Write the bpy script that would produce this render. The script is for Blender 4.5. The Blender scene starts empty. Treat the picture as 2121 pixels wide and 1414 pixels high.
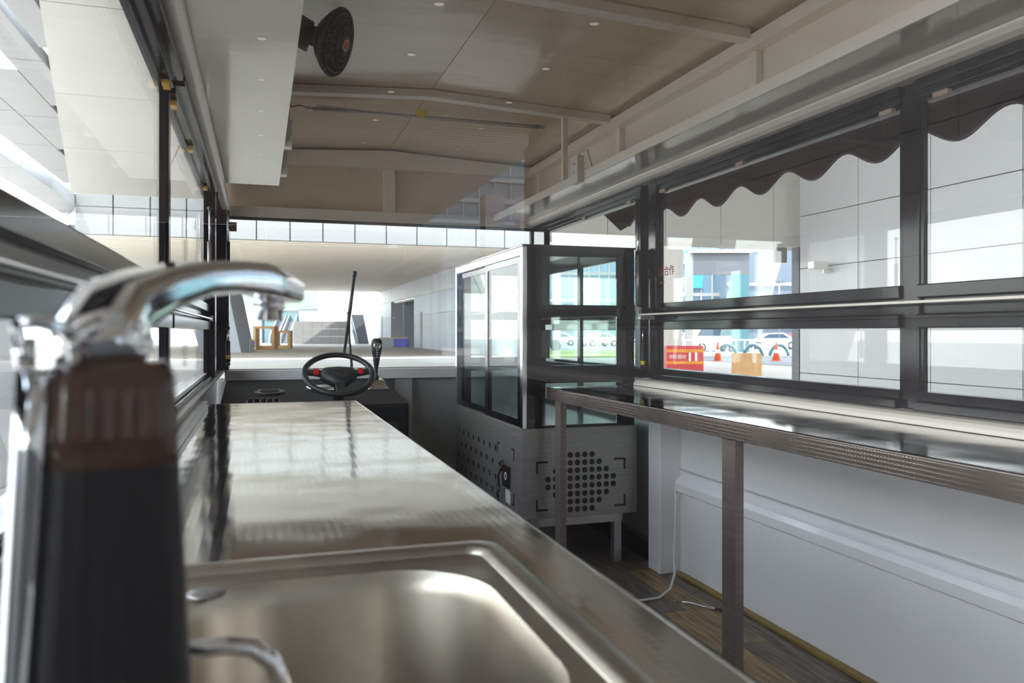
import bpy, bmesh, math, random
from mathutils import Vector, Matrix
random.seed(7)
S = bpy.context.scene
COL = S.collection
PI = math.pi
# ------------------------------------------------------------------ camera, sky, sun, exposure
EYE = 1.12            # eye height over the truck floor; truck axis = +Y, truck right = +X
YAW = math.radians(17.6)
SN, CS = math.sin(YAW), math.cos(YAW)
cam = bpy.data.cameras.new('camera')
cam.sensor_width = 36.0
cam.lens = 28.0
cam.shift_y = -19.0 / 2121.0
cam.clip_start = 0.02
cam.clip_end = 600
cam.dof.use_dof = True
cam.dof.focus_distance = 3.7
cam.dof.aperture_fstop = 6.3
co = bpy.data.objects.new('camera', cam)
COL.objects.link(co)
co.location = (0, 0, EYE)
co.rotation_euler = (PI / 2, 0, -YAW)
S.camera = co

SKY_STRENGTH = 5.0
wd = bpy.data.worlds.new('sky'); S.world = wd; wd.use_nodes = True
nt = wd.node_tree; nt.nodes.clear()
wo = nt.nodes.new('ShaderNodeOutputWorld'); bg = nt.nodes.new('ShaderNodeBackground')
tc = nt.nodes.new('ShaderNodeTexCoord'); sx = nt.nodes.new('ShaderNodeSeparateXYZ')
cr = nt.nodes.new('ShaderNodeValToRGB')
cr.color_ramp.elements[0].position = 0.0; cr.color_ramp.elements[0].color = (1.0, 0.985, 0.97, 1)
cr.color_ramp.elements[1].position = 0.9; cr.color_ramp.elements[1].color = (0.66, 0.78, 1.0, 1)
nt.links.new(tc.outputs['Generated'], sx.inputs[0]); nt.links.new(sx.outputs['Z'], cr.inputs[0])
nt.links.new(cr.outputs[0], bg.inputs['Color']); bg.inputs['Strength'].default_value = SKY_STRENGTH
nt.links.new(bg.outputs[0], wo.inputs[0])

sun = bpy.data.lights.new('sun', 'SUN'); sun.energy = 6.0; sun.angle = 0.01; sun.color = (1.0, 0.95, 0.86)
so = bpy.data.objects.new('sun', sun); COL.objects.link(so)
so.rotation_euler = Vector((-0.45, -0.55, 1.25)).to_track_quat('Z', 'Y').to_euler()
so.location = (-20, -30, 50)

S.view_settings.view_transform = 'Standard'
S.view_settings.look = 'None'
S.view_settings.gamma = 1.0
S.view_settings.use_curve_mapping = False
S.view_settings.exposure = 0.50
S.cycles.use_denoising = True
S.cycles.max_bounces = 14
S.cycles.diffuse_bounces = 7
S.cycles.glossy_bounces = 6
S.cycles.transparent_max_bounces = 40
S.cycles.caustics_reflective = False
S.cycles.caustics_refractive = False
S.cycles.sample_clamp_indirect = 6.0

# ------------------------------------------------------------------ helpers
def tag(o, label=None, cat=None, group=None, kind=None):
    if label: o['label'] = label
    if cat: o['category'] = cat
    if group: o['group'] = group
    if kind: o['kind'] = kind
    return o

def empty(name, loc=(0, 0, 0), parent=None, rz=0.0):
    o = bpy.data.objects.new(name, None); COL.objects.link(o)
    o.location = loc; o.rotation_euler = (0, 0, rz); o.empty_display_size = 0.05
    if parent: o.parent = parent
    return o

def thing(name, label, cat, loc=(0, 0, 0), group=None, rz=0.0):
    return tag(empty(name, loc, rz=rz), label, cat, group)

def struct(name, label=None, cat=None):
    return tag(empty(name), label, cat, None, 'structure')

class MB:
    def __init__(s): s.v = []; s.f = []; s.sm = []
    def add(s, vs, fs, smooth=False):
        b = len(s.v); s.v += [tuple(v) for v in vs]
        s.f += [tuple(b + i for i in f) for f in fs]; s.sm += [smooth] * len(fs); return s
    def box(s, x0, x1, y0, y1, z0, z1):
        x0, x1 = sorted((x0, x1)); y0, y1 = sorted((y0, y1)); z0, z1 = sorted((z0, z1))
        return s.add([(x0,y0,z0),(x1,y0,z0),(x1,y1,z0),(x0,y1,z0),(x0,y0,z1),(x1,y0,z1),(x1,y1,z1),(x0,y1,z1)],
                     [(0,3,2,1),(4,5,6,7),(0,1,5,4),(1,2,6,5),(2,3,7,6),(3,0,4,7)])
    def hexa(s, p):   # 8 points ordered as box
        return s.add(p, [(0,3,2,1),(4,5,6,7),(0,1,5,4),(1,2,6,5),(2,3,7,6),(3,0,4,7)])
    def prism(s, pts, lo, hi, axis='z'):
        n = len(pts)
        def P(a, b, c):
            return {'z': (a, b, c), 'y': (a, c, b), 'x': (c, a, b)}[axis]
        vs = [P(a, b, lo) for a, b in pts] + [P(a, b, hi) for a, b in pts]
        fs = [tuple(range(n))[::-1], tuple(range(n, 2 * n))] + [(i, (i+1) % n, n + (i+1) % n, n + i) for i in range(n)]
        return s.add(vs, fs)
    def rings(s, rings, cap=True, smooth=True, closed=True):
        n = len(rings[0]); vs = [p for r in rings for p in r]; fs = []
        for k in range(len(rings) - 1):
            for i in range(n if closed else n - 1):
                j = (i + 1) % n
                fs.append((k*n+i, k*n+j, (k+1)*n+j, (k+1)*n+i))
        s.add(vs, fs, smooth)
        if cap:
            b = len(s.v) - len(vs)
            s.f += [tuple(b + i for i in range(n))[::-1], tuple(b + (len(rings)-1)*n + i for i in range(n))]; s.sm += [False, False]
        return s
    def tube(s, pts, r, n=10, smooth=True):
        pts = [Vector(p) for p in pts]; rr = r if isinstance(r, (list, tuple)) else [r] * len(pts)
        R = []; up = None
        for i, p in enumerate(pts):
            d = (pts[min(i+1, len(pts)-1)] - pts[max(i-1, 0)]).normalized()
            if up is None:
                up = Vector((0, 0, 1)) if abs(d.z) < 0.9 else Vector((1, 0, 0))
            a = d.cross(up).normalized(); b = a.cross(d).normalized(); up = b
            R.append([p + (a * math.cos(t) + b * math.sin(t)) * rr[i] for t in [2*PI*k/n for k in range(n)]])
        return s.rings(R, True, smooth)
    def lathe(s, prof, c=(0, 0, 0), n=24, axis=None, smooth=True, cap=True):
        q = Vector(axis or (0, 0, 1)).normalized().to_track_quat('Z', 'Y'); c = Vector(c)
        R = [[c + q @ Vector((r * math.cos(2*PI*k/n), r * math.sin(2*PI*k/n), z)) for k in range(n)] for r, z in prof]
        return s.rings(R, cap, smooth)
    def build(s, name, mat, parent=None, bevel=0.0, seg=2, loc=None):
        me = bpy.data.meshes.new(name); me.from_pydata(s.v, [], s.f); me.update()
        me.polygons.foreach_set('use_smooth', s.sm)
        me.materials.append(mat)
        bm = bmesh.new(); bm.from_mesh(me); bmesh.ops.recalc_face_normals(bm, faces=bm.faces)
        if bevel:
            es = [e for e in bm.edges if len(e.link_faces) == 2 and e.calc_face_angle(0) > 0.6]
            bmesh.ops.bevel(bm, geom=es, offset=bevel, segments=seg, profile=0.6, affect='EDGES', clamp_overlap=True)
        bm.to_mesh(me); bm.free()
        o = bpy.data.objects.new(name, me); COL.objects.link(o)
        if parent: o.parent = parent
        if loc: o.location = loc
        return o

def B(name, mat, parent, x0, x1, y0, y1, z0, z1, bevel=0.0, seg=2):
    return MB().box(x0, x1, y0, y1, z0, z1).build(name, mat, parent, bevel, seg)

def copy_tree(o, parent=None):
    c = o.copy(); COL.objects.link(c); c.parent = parent
    for ch in list(o.children): copy_tree(ch, c)
    return c

def text(body, size, mat, name, parent, loc, rot, ext=0.001, sx=1.0):
    cu = bpy.data.curves.new(name, 'FONT'); cu.body = body; cu.size = size; cu.extrude = ext
    cu.align_x = 'CENTER'; cu.align_y = 'CENTER'; cu.materials.append(mat); cu.resolution_u = 3
    tmp = bpy.data.objects.new(name, cu)
    me = bpy.data.meshes.new_from_object(tmp); bpy.data.objects.remove(tmp); bpy.data.curves.remove(cu)
    o = bpy.data.objects.new(name, me); COL.objects.link(o); o.parent = parent
    o.location = loc; o.rotation_euler = rot; o.scale = (sx, 1, 1)
    return o

def far(px, D):      # ground position seen in direction px at depth D along the view axis
    u = (px - 1060.5) / 1650.0
    return (D * (SN + u * CS), D * (CS - u * SN))

# ------------------------------------------------------------------ materials
def mat(name, col, rough=0.5, metal=0.0, spec=0.5, coat=0.0, var=0.0, vscale=3.0, bump=0.0, bscale=60.0, stretch=(1, 1, 1), emit=None, wear=None):
    m = bpy.data.materials.new(name); m.use_nodes = True; t = m.node_tree; N = t.nodes; L = t.links
    b = N['Principled BSDF']
    b.inputs['Base Color'].default_value = (*col, 1); b.inputs['Roughness'].default_value = rough
    b.inputs['Metallic'].default_value = metal; b.inputs['Specular IOR Level'].default_value = spec
    b.inputs['Coat Weight'].default_value = coat; b.inputs['Coat Roughness'].default_value = 0.05
    if emit:
        b.inputs['Emission Color'].default_value = (*emit[0], 1); b.inputs['Emission Strength'].default_value = emit[1]
    if var or bump:
        tc = N.new('ShaderNodeTexCoord'); mp = N.new('ShaderNodeMapping'); mp.inputs['Scale'].default_value = stretch
        L.new(tc.outputs['Object'], mp.inputs[0])
    if var:
        nz = N.new('ShaderNodeTexNoise'); nz.inputs['Scale'].default_value = vscale; nz.inputs['Detail'].default_value = 5
        L.new(mp.outputs[0], nz.inputs[0])
        rp = N.new('ShaderNodeValToRGB'); rp.color_ramp.elements[0].position = 0.3; rp.color_ramp.elements[1].position = 0.7
        rp.color_ramp.elements[0].color = (*[c * (1 - var) for c in col], 1)
        rp.color_ramp.elements[1].color = (*[min(1, c * (1 + var)) for c in col], 1)
        L.new(nz.outputs['Fac'], rp.inputs[0]); L.new(rp.outputs[0], b.inputs['Base Color'])
    if bump:
        n2 = N.new('ShaderNodeTexNoise'); n2.inputs['Scale'].default_value = bscale; n2.inputs['Detail'].default_value = 3
        L.new(mp.outputs[0], n2.inputs[0])
        bp = N.new('ShaderNodeBump'); bp.inputs['Strength'].default_value = bump; bp.inputs['Distance'].default_value = 0.01
        L.new(n2.outputs['Fac'], bp.inputs['Height']); L.new(bp.outputs[0], b.inputs['Normal'])
    return m

def embossed(name, col, rough, scale=90.0, strength=0.25, wav=0.0, metal=1.0, wscale=2.2):
    """stainless sheet with a fine square emboss and, if wav, the gentle buckling of thin sheet"""
    m = mat(name, col, rough, metal, var=0.08, vscale=5)
    t = m.node_tree; N = t.nodes; L = t.links; b = N['Principled BSDF']
    tc = N.new('ShaderNodeTexCoord')
    ck = N.new('ShaderNodeTexVoronoi'); ck.distance = 'CHEBYCHEV'; ck.inputs['Randomness'].default_value = 0.0
    ck.inputs['Scale'].default_value = scale; L.new(tc.outputs['Object'], ck.inputs['Vector'])
    bp = N.new('ShaderNodeBump'); bp.inputs['Strength'].default_value = strength; bp.inputs['Distance'].default_value = 0.002
    L.new(ck.outputs['Distance'], bp.inputs['Height'])
    if wav:
        nz = N.new('ShaderNodeTexNoise'); nz.inputs['Scale'].default_value = wscale; nz.inputs['Detail'].default_value = 1.0
        L.new(tc.outputs['Object'], nz.inputs['Vector'])
        b2 = N.new('ShaderNodeBump'); b2.inputs['Strength'].default_value = wav; b2.inputs['Distance'].default_value = 0.02
        L.new(nz.outputs['Fac'], b2.inputs['Height']); L.new(b2.outputs[0], bp.inputs['Normal'])
    L.new(bp.outputs[0], b.inputs['Normal'])
    return m

def glass(name, tint=(0.97, 0.985, 0.98), f0=0.04, rough=0.0, graze=0.5):
    """thin pane: straight transmission plus Schlick reflection on each face"""
    m = bpy.data.materials.new(name); m.use_nodes = True; t = m.node_tree; N = t.nodes; L = t.links; N.clear()
    o = N.new('ShaderNodeOutputMaterial'); mx = N.new('ShaderNodeMixShader'); tr = N.new('ShaderNodeBsdfTransparent')
    gl = N.new('ShaderNodeBsdfGlossy'); lw = N.new('ShaderNodeLayerWeight'); lw.inputs['Blend'].default_value = 0.5
    pw = N.new('ShaderNodeMath'); pw.operation = 'POWER'; pw.inputs[1].default_value = 5.0
    ma = N.new('ShaderNodeMath'); ma.operation = 'MULTIPLY_ADD'; ma.inputs[1].default_value = graze * (1 - f0); ma.inputs[2].default_value = f0
    tr.inputs[0].default_value = (*tint, 1); gl.inputs['Roughness'].default_value = rough
    gl.inputs[0].default_value = (1, 1, 1, 1)
    L.new(lw.outputs['Facing'], pw.inputs[0]); L.new(pw.outputs[0], ma.inputs[0]); L.new(ma.outputs[0], mx.inputs[0])
    L.new(tr.outputs[0], mx.inputs[1]); L.new(gl.outputs[0], mx.inputs[2]); L.new(mx.outputs[0], o.inputs[0])
    return m

M = {}
M['white'] = mat('glossy_white_panel', (0.86, 0.79, 0.70), 0.14, coat=0.5, var=0.03, vscale=1.5, bump=0.03, bscale=2.5)
M['wall_white'] = mat('white_wall_panel', (0.88, 0.86, 0.88), 0.18, coat=0.3, bump=0.02, bscale=2.0)
M['ceil'] = mat('cream_ceiling_panel', (0.72, 0.60, 0.47), 0.20, coat=0.45, var=0.06, vscale=1.2, stretch=(0.6, 9, 1), bump=0.04, bscale=2.2)
M['cream'] = mat('cream_painted_steel', (0.86, 0.79, 0.71), 0.35, coat=0.2)
M['gray_panel'] = mat('grey_wall_panel', (0.55, 0.55, 0.56), 0.4, var=0.08, vscale=2)
M['frame'] = mat('dark_window_frame', (0.008, 0.006, 0.008), 0.14, spec=0.25, coat=0.05, bump=0.02, bscale=9)
M['black'] = mat('black_plastic', (0.012, 0.012, 0.013), 0.45)
M['vinyl'] = mat('black_dash_vinyl', (0.008, 0.008, 0.009), 0.7, spec=0.2, bump=0.25, bscale=400)
M['rubber'] = mat('black_leather_rubber', (0.02, 0.02, 0.022), 0.42, bump=0.15, bscale=300)
M['seal'] = mat('black_rubber_seal', (0.01, 0.01, 0.01), 0.6)
M['steel'] = mat('brushed_stainless', (0.36, 0.345, 0.33), 0.32, 0.6, var=0.10, vscale=8, stretch=(1, 1, 12), bump=0.05, bscale=120)
M['leg'] = mat('stainless_table_leg', (0.24, 0.205, 0.18), 0.34, 0.5, var=0.12, vscale=10, stretch=(1, 1, 8))
M['bright_steel'] = mat('polished_stainless', (0.75, 0.74, 0.73), 0.16, 1.0)
M['sink'] = mat('satin_sink_steel', (0.58, 0.53, 0.46), 0.34, 1.0, var=0.12, vscale=14, bump=0.02, bscale=20)
M['counter'] = embossed('embossed_counter_steel', (0.74, 0.73, 0.70), 0.085, 80, 0.045, 0.09, wscale=6.0)
M['table'] = embossed('embossed_table_steel', (0.66, 0.65, 0.66), 0.09, 70, 0.10, 0.14, wscale=4.0)
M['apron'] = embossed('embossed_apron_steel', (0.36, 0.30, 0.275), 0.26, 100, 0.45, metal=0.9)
M['chrome'] = mat('chrome', (0.85, 0.85, 0.88), 0.06, 1.0)
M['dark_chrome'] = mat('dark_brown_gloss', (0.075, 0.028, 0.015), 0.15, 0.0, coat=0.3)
M['black_chrome'] = mat('black_body_gloss', (0.010, 0.008, 0.010), 0.35, spec=0.3)
M['glass'] = glass('window_glass')
M['glass_rear'] = glass('rear_window_glass', f0=0.034)
M['glass_case'] = glass('case_glass', (0.93, 0.98, 0.965), graze=0.15)
M['red'] = mat('red_plastic', (0.62, 0.012, 0.01), 0.3)
M['tan_clip'] = mat('tan_clip', (0.62, 0.36, 0.06), 0.4)
M['tan_soft'] = mat('tan_clip_dull', (0.40, 0.30, 0.22), 0.5)
M['yellow'] = mat('yellow_tag', (0.85, 0.62, 0.03), 0.5)
M['brass'] = mat('brass_bracket', (0.42, 0.30, 0.05), 0.35, 0.9)
M['fan'] = mat('dark_fan_plastic', (0.022, 0.012, 0.013), 0.35)
M['fan_red'] = mat('dark_red_fan_blade', (0.10, 0.012, 0.01), 0.35)
M['orange'] = mat('orange_badge', (0.75, 0.12, 0.04), 0.4)
M['pale'] = mat('pale_ring', (0.6, 0.62, 0.58), 0.4)
M['white_plastic'] = mat('white_plastic', (0.78, 0.74, 0.68), 0.35)
M['cable'] = mat('white_cable', (0.75, 0.74, 0.72), 0.5)
M['awning'] = mat('maroon_awning_cloth', (0.085, 0.030, 0.038), 0.85, var=0.12, vscale=30)
M['awning_hem'] = mat('grey_awning_hem', (0.24, 0.17, 0.18), 0.8)
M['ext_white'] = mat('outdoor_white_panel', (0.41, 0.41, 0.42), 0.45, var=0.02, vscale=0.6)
M['ext_grey'] = mat('outdoor_grey_panel', (0.24, 0.235, 0.225), 0.5, var=0.06, vscale=1)
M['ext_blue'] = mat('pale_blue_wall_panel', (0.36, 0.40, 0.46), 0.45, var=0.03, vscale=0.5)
M['canopy'] = mat('canopy_panel', (0.62, 0.60, 0.56), 0.4, var=0.03, vscale=0.3)
M['slat'] = mat('canopy_slat', (0.90, 0.82, 0.71), 0.5)
M['joint'] = mat('dark_joint', (0.06, 0.06, 0.06), 0.8)
M['paver'] = mat('light_stone_paver', (0.34, 0.335, 0.325), 0.7, var=0.10, vscale=2)
M['plaza'] = mat('light_plaza_stone', (0.47, 0.445, 0.41), 0.6, var=0.08, vscale=0.25)
M['block_blue'] = mat('pale_blue_block', (0.10, 0.13, 0.17), 0.5)
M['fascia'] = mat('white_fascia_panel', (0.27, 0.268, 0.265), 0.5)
M['hall'] = mat('dark_backdrop', (0.06, 0.06, 0.065), 0.5)  # for the added wall that darkens the rear pane reflection
M['dark_paving'] = mat('added_dark_paving', (0.04, 0.04, 0.042), 0.8, var=0.1, vscale=0.6)  # kept dark to dim what the rear pane mirrors
M['road'] = mat('grey_road', (0.16, 0.165, 0.17), 0.8, var=0.1, vscale=0.5)
M['grass'] = mat('sunlit_grass', (0.30, 0.42, 0.09), 0.9, var=0.35, vscale=6, bump=0.4, bscale=40)
M['dark_stone'] = mat('dark_grey_stone', (0.09, 0.095, 0.11), 0.5)
M['teal_glass'] = mat('teal_building_glass', (0.05, 0.14, 0.16), 0.12, 0.0, 1.0)
M['blue_glass'] = mat('blue_building_glass', (0.10, 0.19, 0.27), 0.12, 0.0, 1.0)
M['pale_green'] = mat('pale_green_wall', (0.22, 0.27, 0.22), 0.5)
M['wood_orange'] = mat('orange_pine_frame', (0.72, 0.42, 0.15), 0.5, var=0.15, vscale=6)
M['wood_pale'] = mat('pale_pine_edge', (0.82, 0.66, 0.38), 0.5)
M['cobalt'] = mat('cobalt_blue_plastic', (0.02, 0.05, 0.50), 0.35)
M['cardboard'] = mat('cardboard', (0.62, 0.36, 0.16), 0.75, var=0.08, vscale=4)
M['tape'] = mat('pale_packing_tape', (0.80, 0.66, 0.46), 0.4)
M['red_box'] = mat('red_painted_cabinet', (0.62, 0.05, 0.06), 0.35)
M['stripe'] = mat('orange_yellow_stripe', (0.95, 0.42, 0.02), 0.4)
M['stripe_dark'] = mat('dark_orange_chevron', (0.70, 0.16, 0.01), 0.4)
M['white_paint'] = mat('white_paint', (0.85, 0.85, 0.85), 0.4)
M['car_white'] = mat('white_car_paint', (0.86, 0.87, 0.88), 0.2, coat=0.6)
M['car_dark'] = mat('dark_car_glass', (0.03, 0.06, 0.10), 0.08)
M['tyre'] = mat('tyre_rubber', (0.02, 0.02, 0.02), 0.8)
M['cone'] = mat('orange_cone', (0.85, 0.12, 0.02), 0.5)
M['lift_blue'] = mat('blue_lift_paint', (0.02, 0.10, 0.24), 0.35)
M['crimson'] = mat('crimson_lettering', (0.22, 0.005, 0.015), 0.5)
M['cyan_sign'] = mat('cyan_sign', (0.02, 0.38, 0.72), 0.4)
M['black_gloss'] = mat('black_back_painted_glass', (0.012, 0.009, 0.010), 0.06, coat=0.1)
M['wood_strip'] = mat('yellow_brown_wood_strip', (0.26, 0.17, 0.03), 0.45, var=0.25, vscale=9, stretch=(6, 1, 1))
M['lamp_ring'] = mat('downlight_ring', (0.10, 0.095, 0.09), 0.5)
M['lamp_dark'] = mat('downlight_lens', (0.8, 0.78, 0.72), 0.5, emit=((1.0, 0.93, 0.82), 2.3))
M['tube_lamp'] = mat('unlit_tube', (0.55, 0.52, 0.48), 0.2)
M['silver'] = mat('silver_paint', (0.55, 0.55, 0.56), 0.3, 0.7)
M['gray_mark'] = mat('shift_marks', (0.5, 0.5, 0.5), 0.4)

def plank_material():
    m = bpy.data.materials.new('worn_wood_vinyl'); m.use_nodes = True; t = m.node_tree; N = t.nodes; L = t.links; b = N['Principled BSDF']
    oi = N.new('ShaderNodeObjectInfo'); rp = N.new('ShaderNodeValToRGB'); e = rp.color_ramp.elements
    e[0].position = 0.0; e[0].color = (0.11, 0.08, 0.06, 1); e[1].position = 1.0; e[1].color = (0.42, 0.27, 0.08, 1)
    k = e.new(0.4); k.color = (0.17, 0.14, 0.11, 1); k = e.new(0.72); k.color = (0.12, 0.09, 0.07, 1)
    L.new(oi.outputs['Random'], rp.inputs[0])
    tc = N.new('ShaderNodeTexCoord'); mp = N.new('ShaderNodeMapping'); mp.inputs['Scale'].default_value = (16, 1.4, 1)
    ad = N.new('ShaderNodeVectorMath'); ad.operation = 'ADD'; L.new(tc.outputs['Object'], ad.inputs[0]); L.new(oi.outputs['Location'], ad.inputs[1])
    L.new(ad.outputs[0], mp.inputs[0])
    nz = N.new('ShaderNodeTexNoise'); nz.inputs['Scale'].default_value = 4; nz.inputs['Detail'].default_value = 8; nz.inputs['Distortion'].default_value = 0.6
    L.new(mp.outputs[0], nz.inputs[0])
    r2 = N.new('ShaderNodeValToRGB'); r2.color_ramp.elements[0].position = 0.32; r2.color_ramp.elements[1].position = 0.7
    r2.color_ramp.elements[0].color = (0.35, 0.35, 0.35, 1); r2.color_ramp.elements[1].color = (1.5, 1.45, 1.35, 1)
    L.new(nz.outputs['Fac'], r2.inputs[0])
    mx = N.new('ShaderNodeMix'); mx.data_type = 'RGBA'; mx.blend_type = 'MULTIPLY'; mx.inputs['Factor'].default_value = 1
    L.new(rp.outputs[0], mx.inputs['A']); L.new(r2.outputs[0], mx.inputs['B']); L.new(mx.outputs['Result'], b.inputs['Base Color'])
    b.inputs['Roughness'].default_value = 0.38
    bp = N.new('ShaderNodeBump'); bp.inputs['Strength'].default_value = 0.2; bp.inputs['Distance'].default_value = 0.002
    L.new(nz.outputs['Fac'], bp.inputs['Height']); L.new(bp.outputs[0], b.inputs['Normal'])
    return m
M['plank'] = plank_material()

def z(h): return EYE + h      # height over the floor of something h above the eye
XL, XR = -0.20, 1.80          # inner faces of the side walls
YF = 5.15                     # windscreen plane
GZ = -0.35                    # plaza level

# ------------------------------------------------------------------ truck shell
floor = struct('floor', 'brown mottled wood plank vinyl floor of the food truck', 'floor')
B('floor_base', M['joint'], floor, -0.25, 1.92, 0.10, 5.15, -0.06, -0.004)
pw, pl = 0.118, 0.92
plank0 = MB().box(0, pw - 0.0015, 0, pl - 0.0015, -0.004, 0).build('plank', M['plank'], floor, 0.0007, 1)
first = True
for i in range(18):
    off = (i * 0.37) % pl
    y = 0.12 - off
    while y < 5.13:
        x = -0.24 + i * pw
        a, b_ = max(y, 0.12), min(y + pl, 5.13)
        if b_ - a > 0.05:
            if first: o = plank0; first = False
            else: o = plank0.copy(); COL.objects.link(o); o.parent = floor
            o.location = (x, a, 0); o.scale = (1, (b_ - a) / pl, 1)
        y += pl

bbr = struct('baseboard_right', 'thin yellow brown wooden strip along the foot of the right wall', 'baseboard')
B('strip', M['wood_strip'], bbr, 1.835, 1.8695, 0.30, 3.29, 0.0005, 0.012, 0.002)

wr = struct('wall_right', 'white right side wall of the truck with glazing above the table', 'wall')
B('lower_panel', M['wall_white'], wr, 1.87, 1.90, 0.30, YF, -0.05, z(-0.20))
MB().prism([(1.872, z(-0.665)), (1.852, z(-0.68)), (1.842, z(-0.70)), (1.842, z(-0.735)), (1.872, z(-0.75))], 0.35, 3.34, 'y').build('ledge', M['wall_white'], wr, 0.004)
MB().box(1.861, 1.8715, 0.35, 3.34, z(-0.64), z(-0.633)).build('groove_strip', M['gray_panel'], wr, 0.002)
B('corner_post', M['wall_white'], wr, 1.765, 1.872, 3.30, 3.42, 0.0, z(-0.235), 0.006)
B('side_rail', M['wall_white'], wr, 1.80, 1.872, 3.44, YF, z(-0.30), z(-0.20))
B('base_strip', M['frame'], wr, 1.82, 1.88, 3.44, YF, 0.0, 0.09)
MB().prism([(1.800, z(-0.222)), (1.735, z(-0.224)), (1.718, z(-0.230)), (1.708, z(-0.240)), (1.706, z(-0.2525)), (1.87, z(-0.2525)), (1.87, z(-0.222))], 0.35, 3.46, 'y').build('sill_moulding', M['cream'], wr, 0.003)
# upper side: rounded trim, wall panels, studs
MB().prism([(1.80, z(0.718)), (1.752, z(0.719)), (1.733, z(0.727)), (1.724, z(0.742)), (1.722, z(0.7495)), (1.80, z(0.7495))], 0.30, YF, 'y').build('head_moulding', M['cream'], wr, 0.002)
B('upper_panel', M['white'], wr, 1.805, 1.85, 0.25, YF, z(0.75), z(1.16))
EV = z(1.135)
for y in (0.10, 1.35, 2.57, 3.76, 5.0):
    B('stud', M['cream'], wr, 1.775, 1.8045, y, y + 0.05, z(0.79), z(1.06), 0.002)
B('eave_beam', M['cream'], wr, 1.745, 1.8045, 0.25, YF, z(1.06), z(1.11), 0.003)

wl = struct('wall_left', 'left side wall of the truck under its window band', 'wall')
B('lower_panel', M['wall_white'], wl, -0.30, -0.245, 0.30, YF, -0.05, z(-0.20))
B('upper_panel', M['white'], wl, -0.29, -0.205, 0.25, YF, z(0.718), z(1.16))
MB().prism([(-0.20, z(0.718)), (-0.178, z(0.720)), (-0.166, z(0.730)), (-0.162, z(0.7495)), (-0.20, z(0.7495))], 0.30, YF, 'y').build('head_moulding', M['cream'], wl, 0.002)
B('sill_moulding', M['steel'], wl, -0.245, -0.168, 0.30, 2.93, z(-0.2575), z(-0.235), 0.003)
B('sill_shelf', M['steel'], wl, -0.285, -0.195, 0.30, YF, z(-0.235), z(-0.222), 0.002)

wf = struct('wall_front', 'front wall of the truck above and below the windscreen', 'wall')
B('header_panel', M['ceil'], wf, -0.25, 1.85, YF + 0.03, YF + 0.07, z(0.70), z(1.19))
B('header_post', M['cream'], wf, 0.765, 0.835, YF - 0.02, YF + 0.0295, z(0.772), z(1.09), 0.002)
B('header_rail', M['cream'], wf, -0.20, 1.80, YF - 0.03, YF + 0.0295, z(0.705), z(0.772), 0.003)
MB().prism([(-0.20, z(1.05)), (1.80, z(1.05)), (1.80, z(1.115)), (0.80, z(1.168)), (-0.20, z(1.115))], YF - 0.03, YF + 0.0295, 'y').build('header_beam', M['cream'], wf, 0.002)
B('lower_panel', M['gray_panel'], wf, -0.25, 1.88, YF + 0.03, YF + 0.07, -0.05, z(-0.28))
MB().prism([(YF - 0.05, z(-0.232)), (YF + 0.02, z(-0.225)), (YF + 0.07, z(-0.225)), (YF + 0.07, z(-0.30)), (YF - 0.05, z(-0.295))], -0.20, 1.80, 'x').build('window_sill', M['wall_white'], wf, 0.004)
B('upright_panel', M['wall_white'], wf, 0.835, 0.95, YF - 0.01, YF + 0.0295, 0.0, z(-0.296), 0.003)

ceil = struct('ceiling', 'cream pitched truck ceiling in panels between cross beams', 'ceiling')
YB = [0.05, 1.30, 2.55, 3.79, 5.18]
for k in range(4):
    a, b_ = YB[k] + 0.003, YB[k+1] - 0.003
    MB().prism([(-0.25, z(1.128)), (0.7985, z(1.180)), (0.7985, z(1.20)), (-0.25, z(1.15))], a, b_, 'y').build('ceiling_panel', M['ceil'], ceil)
    MB().prism([(0.8015, z(1.180)), (1.85, z(1.128)), (1.85, z(1.15)), (0.8015, z(1.20))], a, b_, 'y').build('ceiling_panel', M['ceil'], ceil)
B('roof_skin', M['joint'], ceil, -0.32, 1.92, 0.0, 5.25, z(1.202), z(1.225))
for y in (1.34, 2.59, 3.83):
    MB().prism([(-0.20, z(1.09)), (0.80, z(1.142)), (1.745, z(1.093)), (1.745, z(1.133)), (0.80, z(1.178)), (-0.20, z(1.125))], y - 0.03, y + 0.03, 'y').build('cross_beam', M['cream'], ceil, 0.0015)

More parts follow.
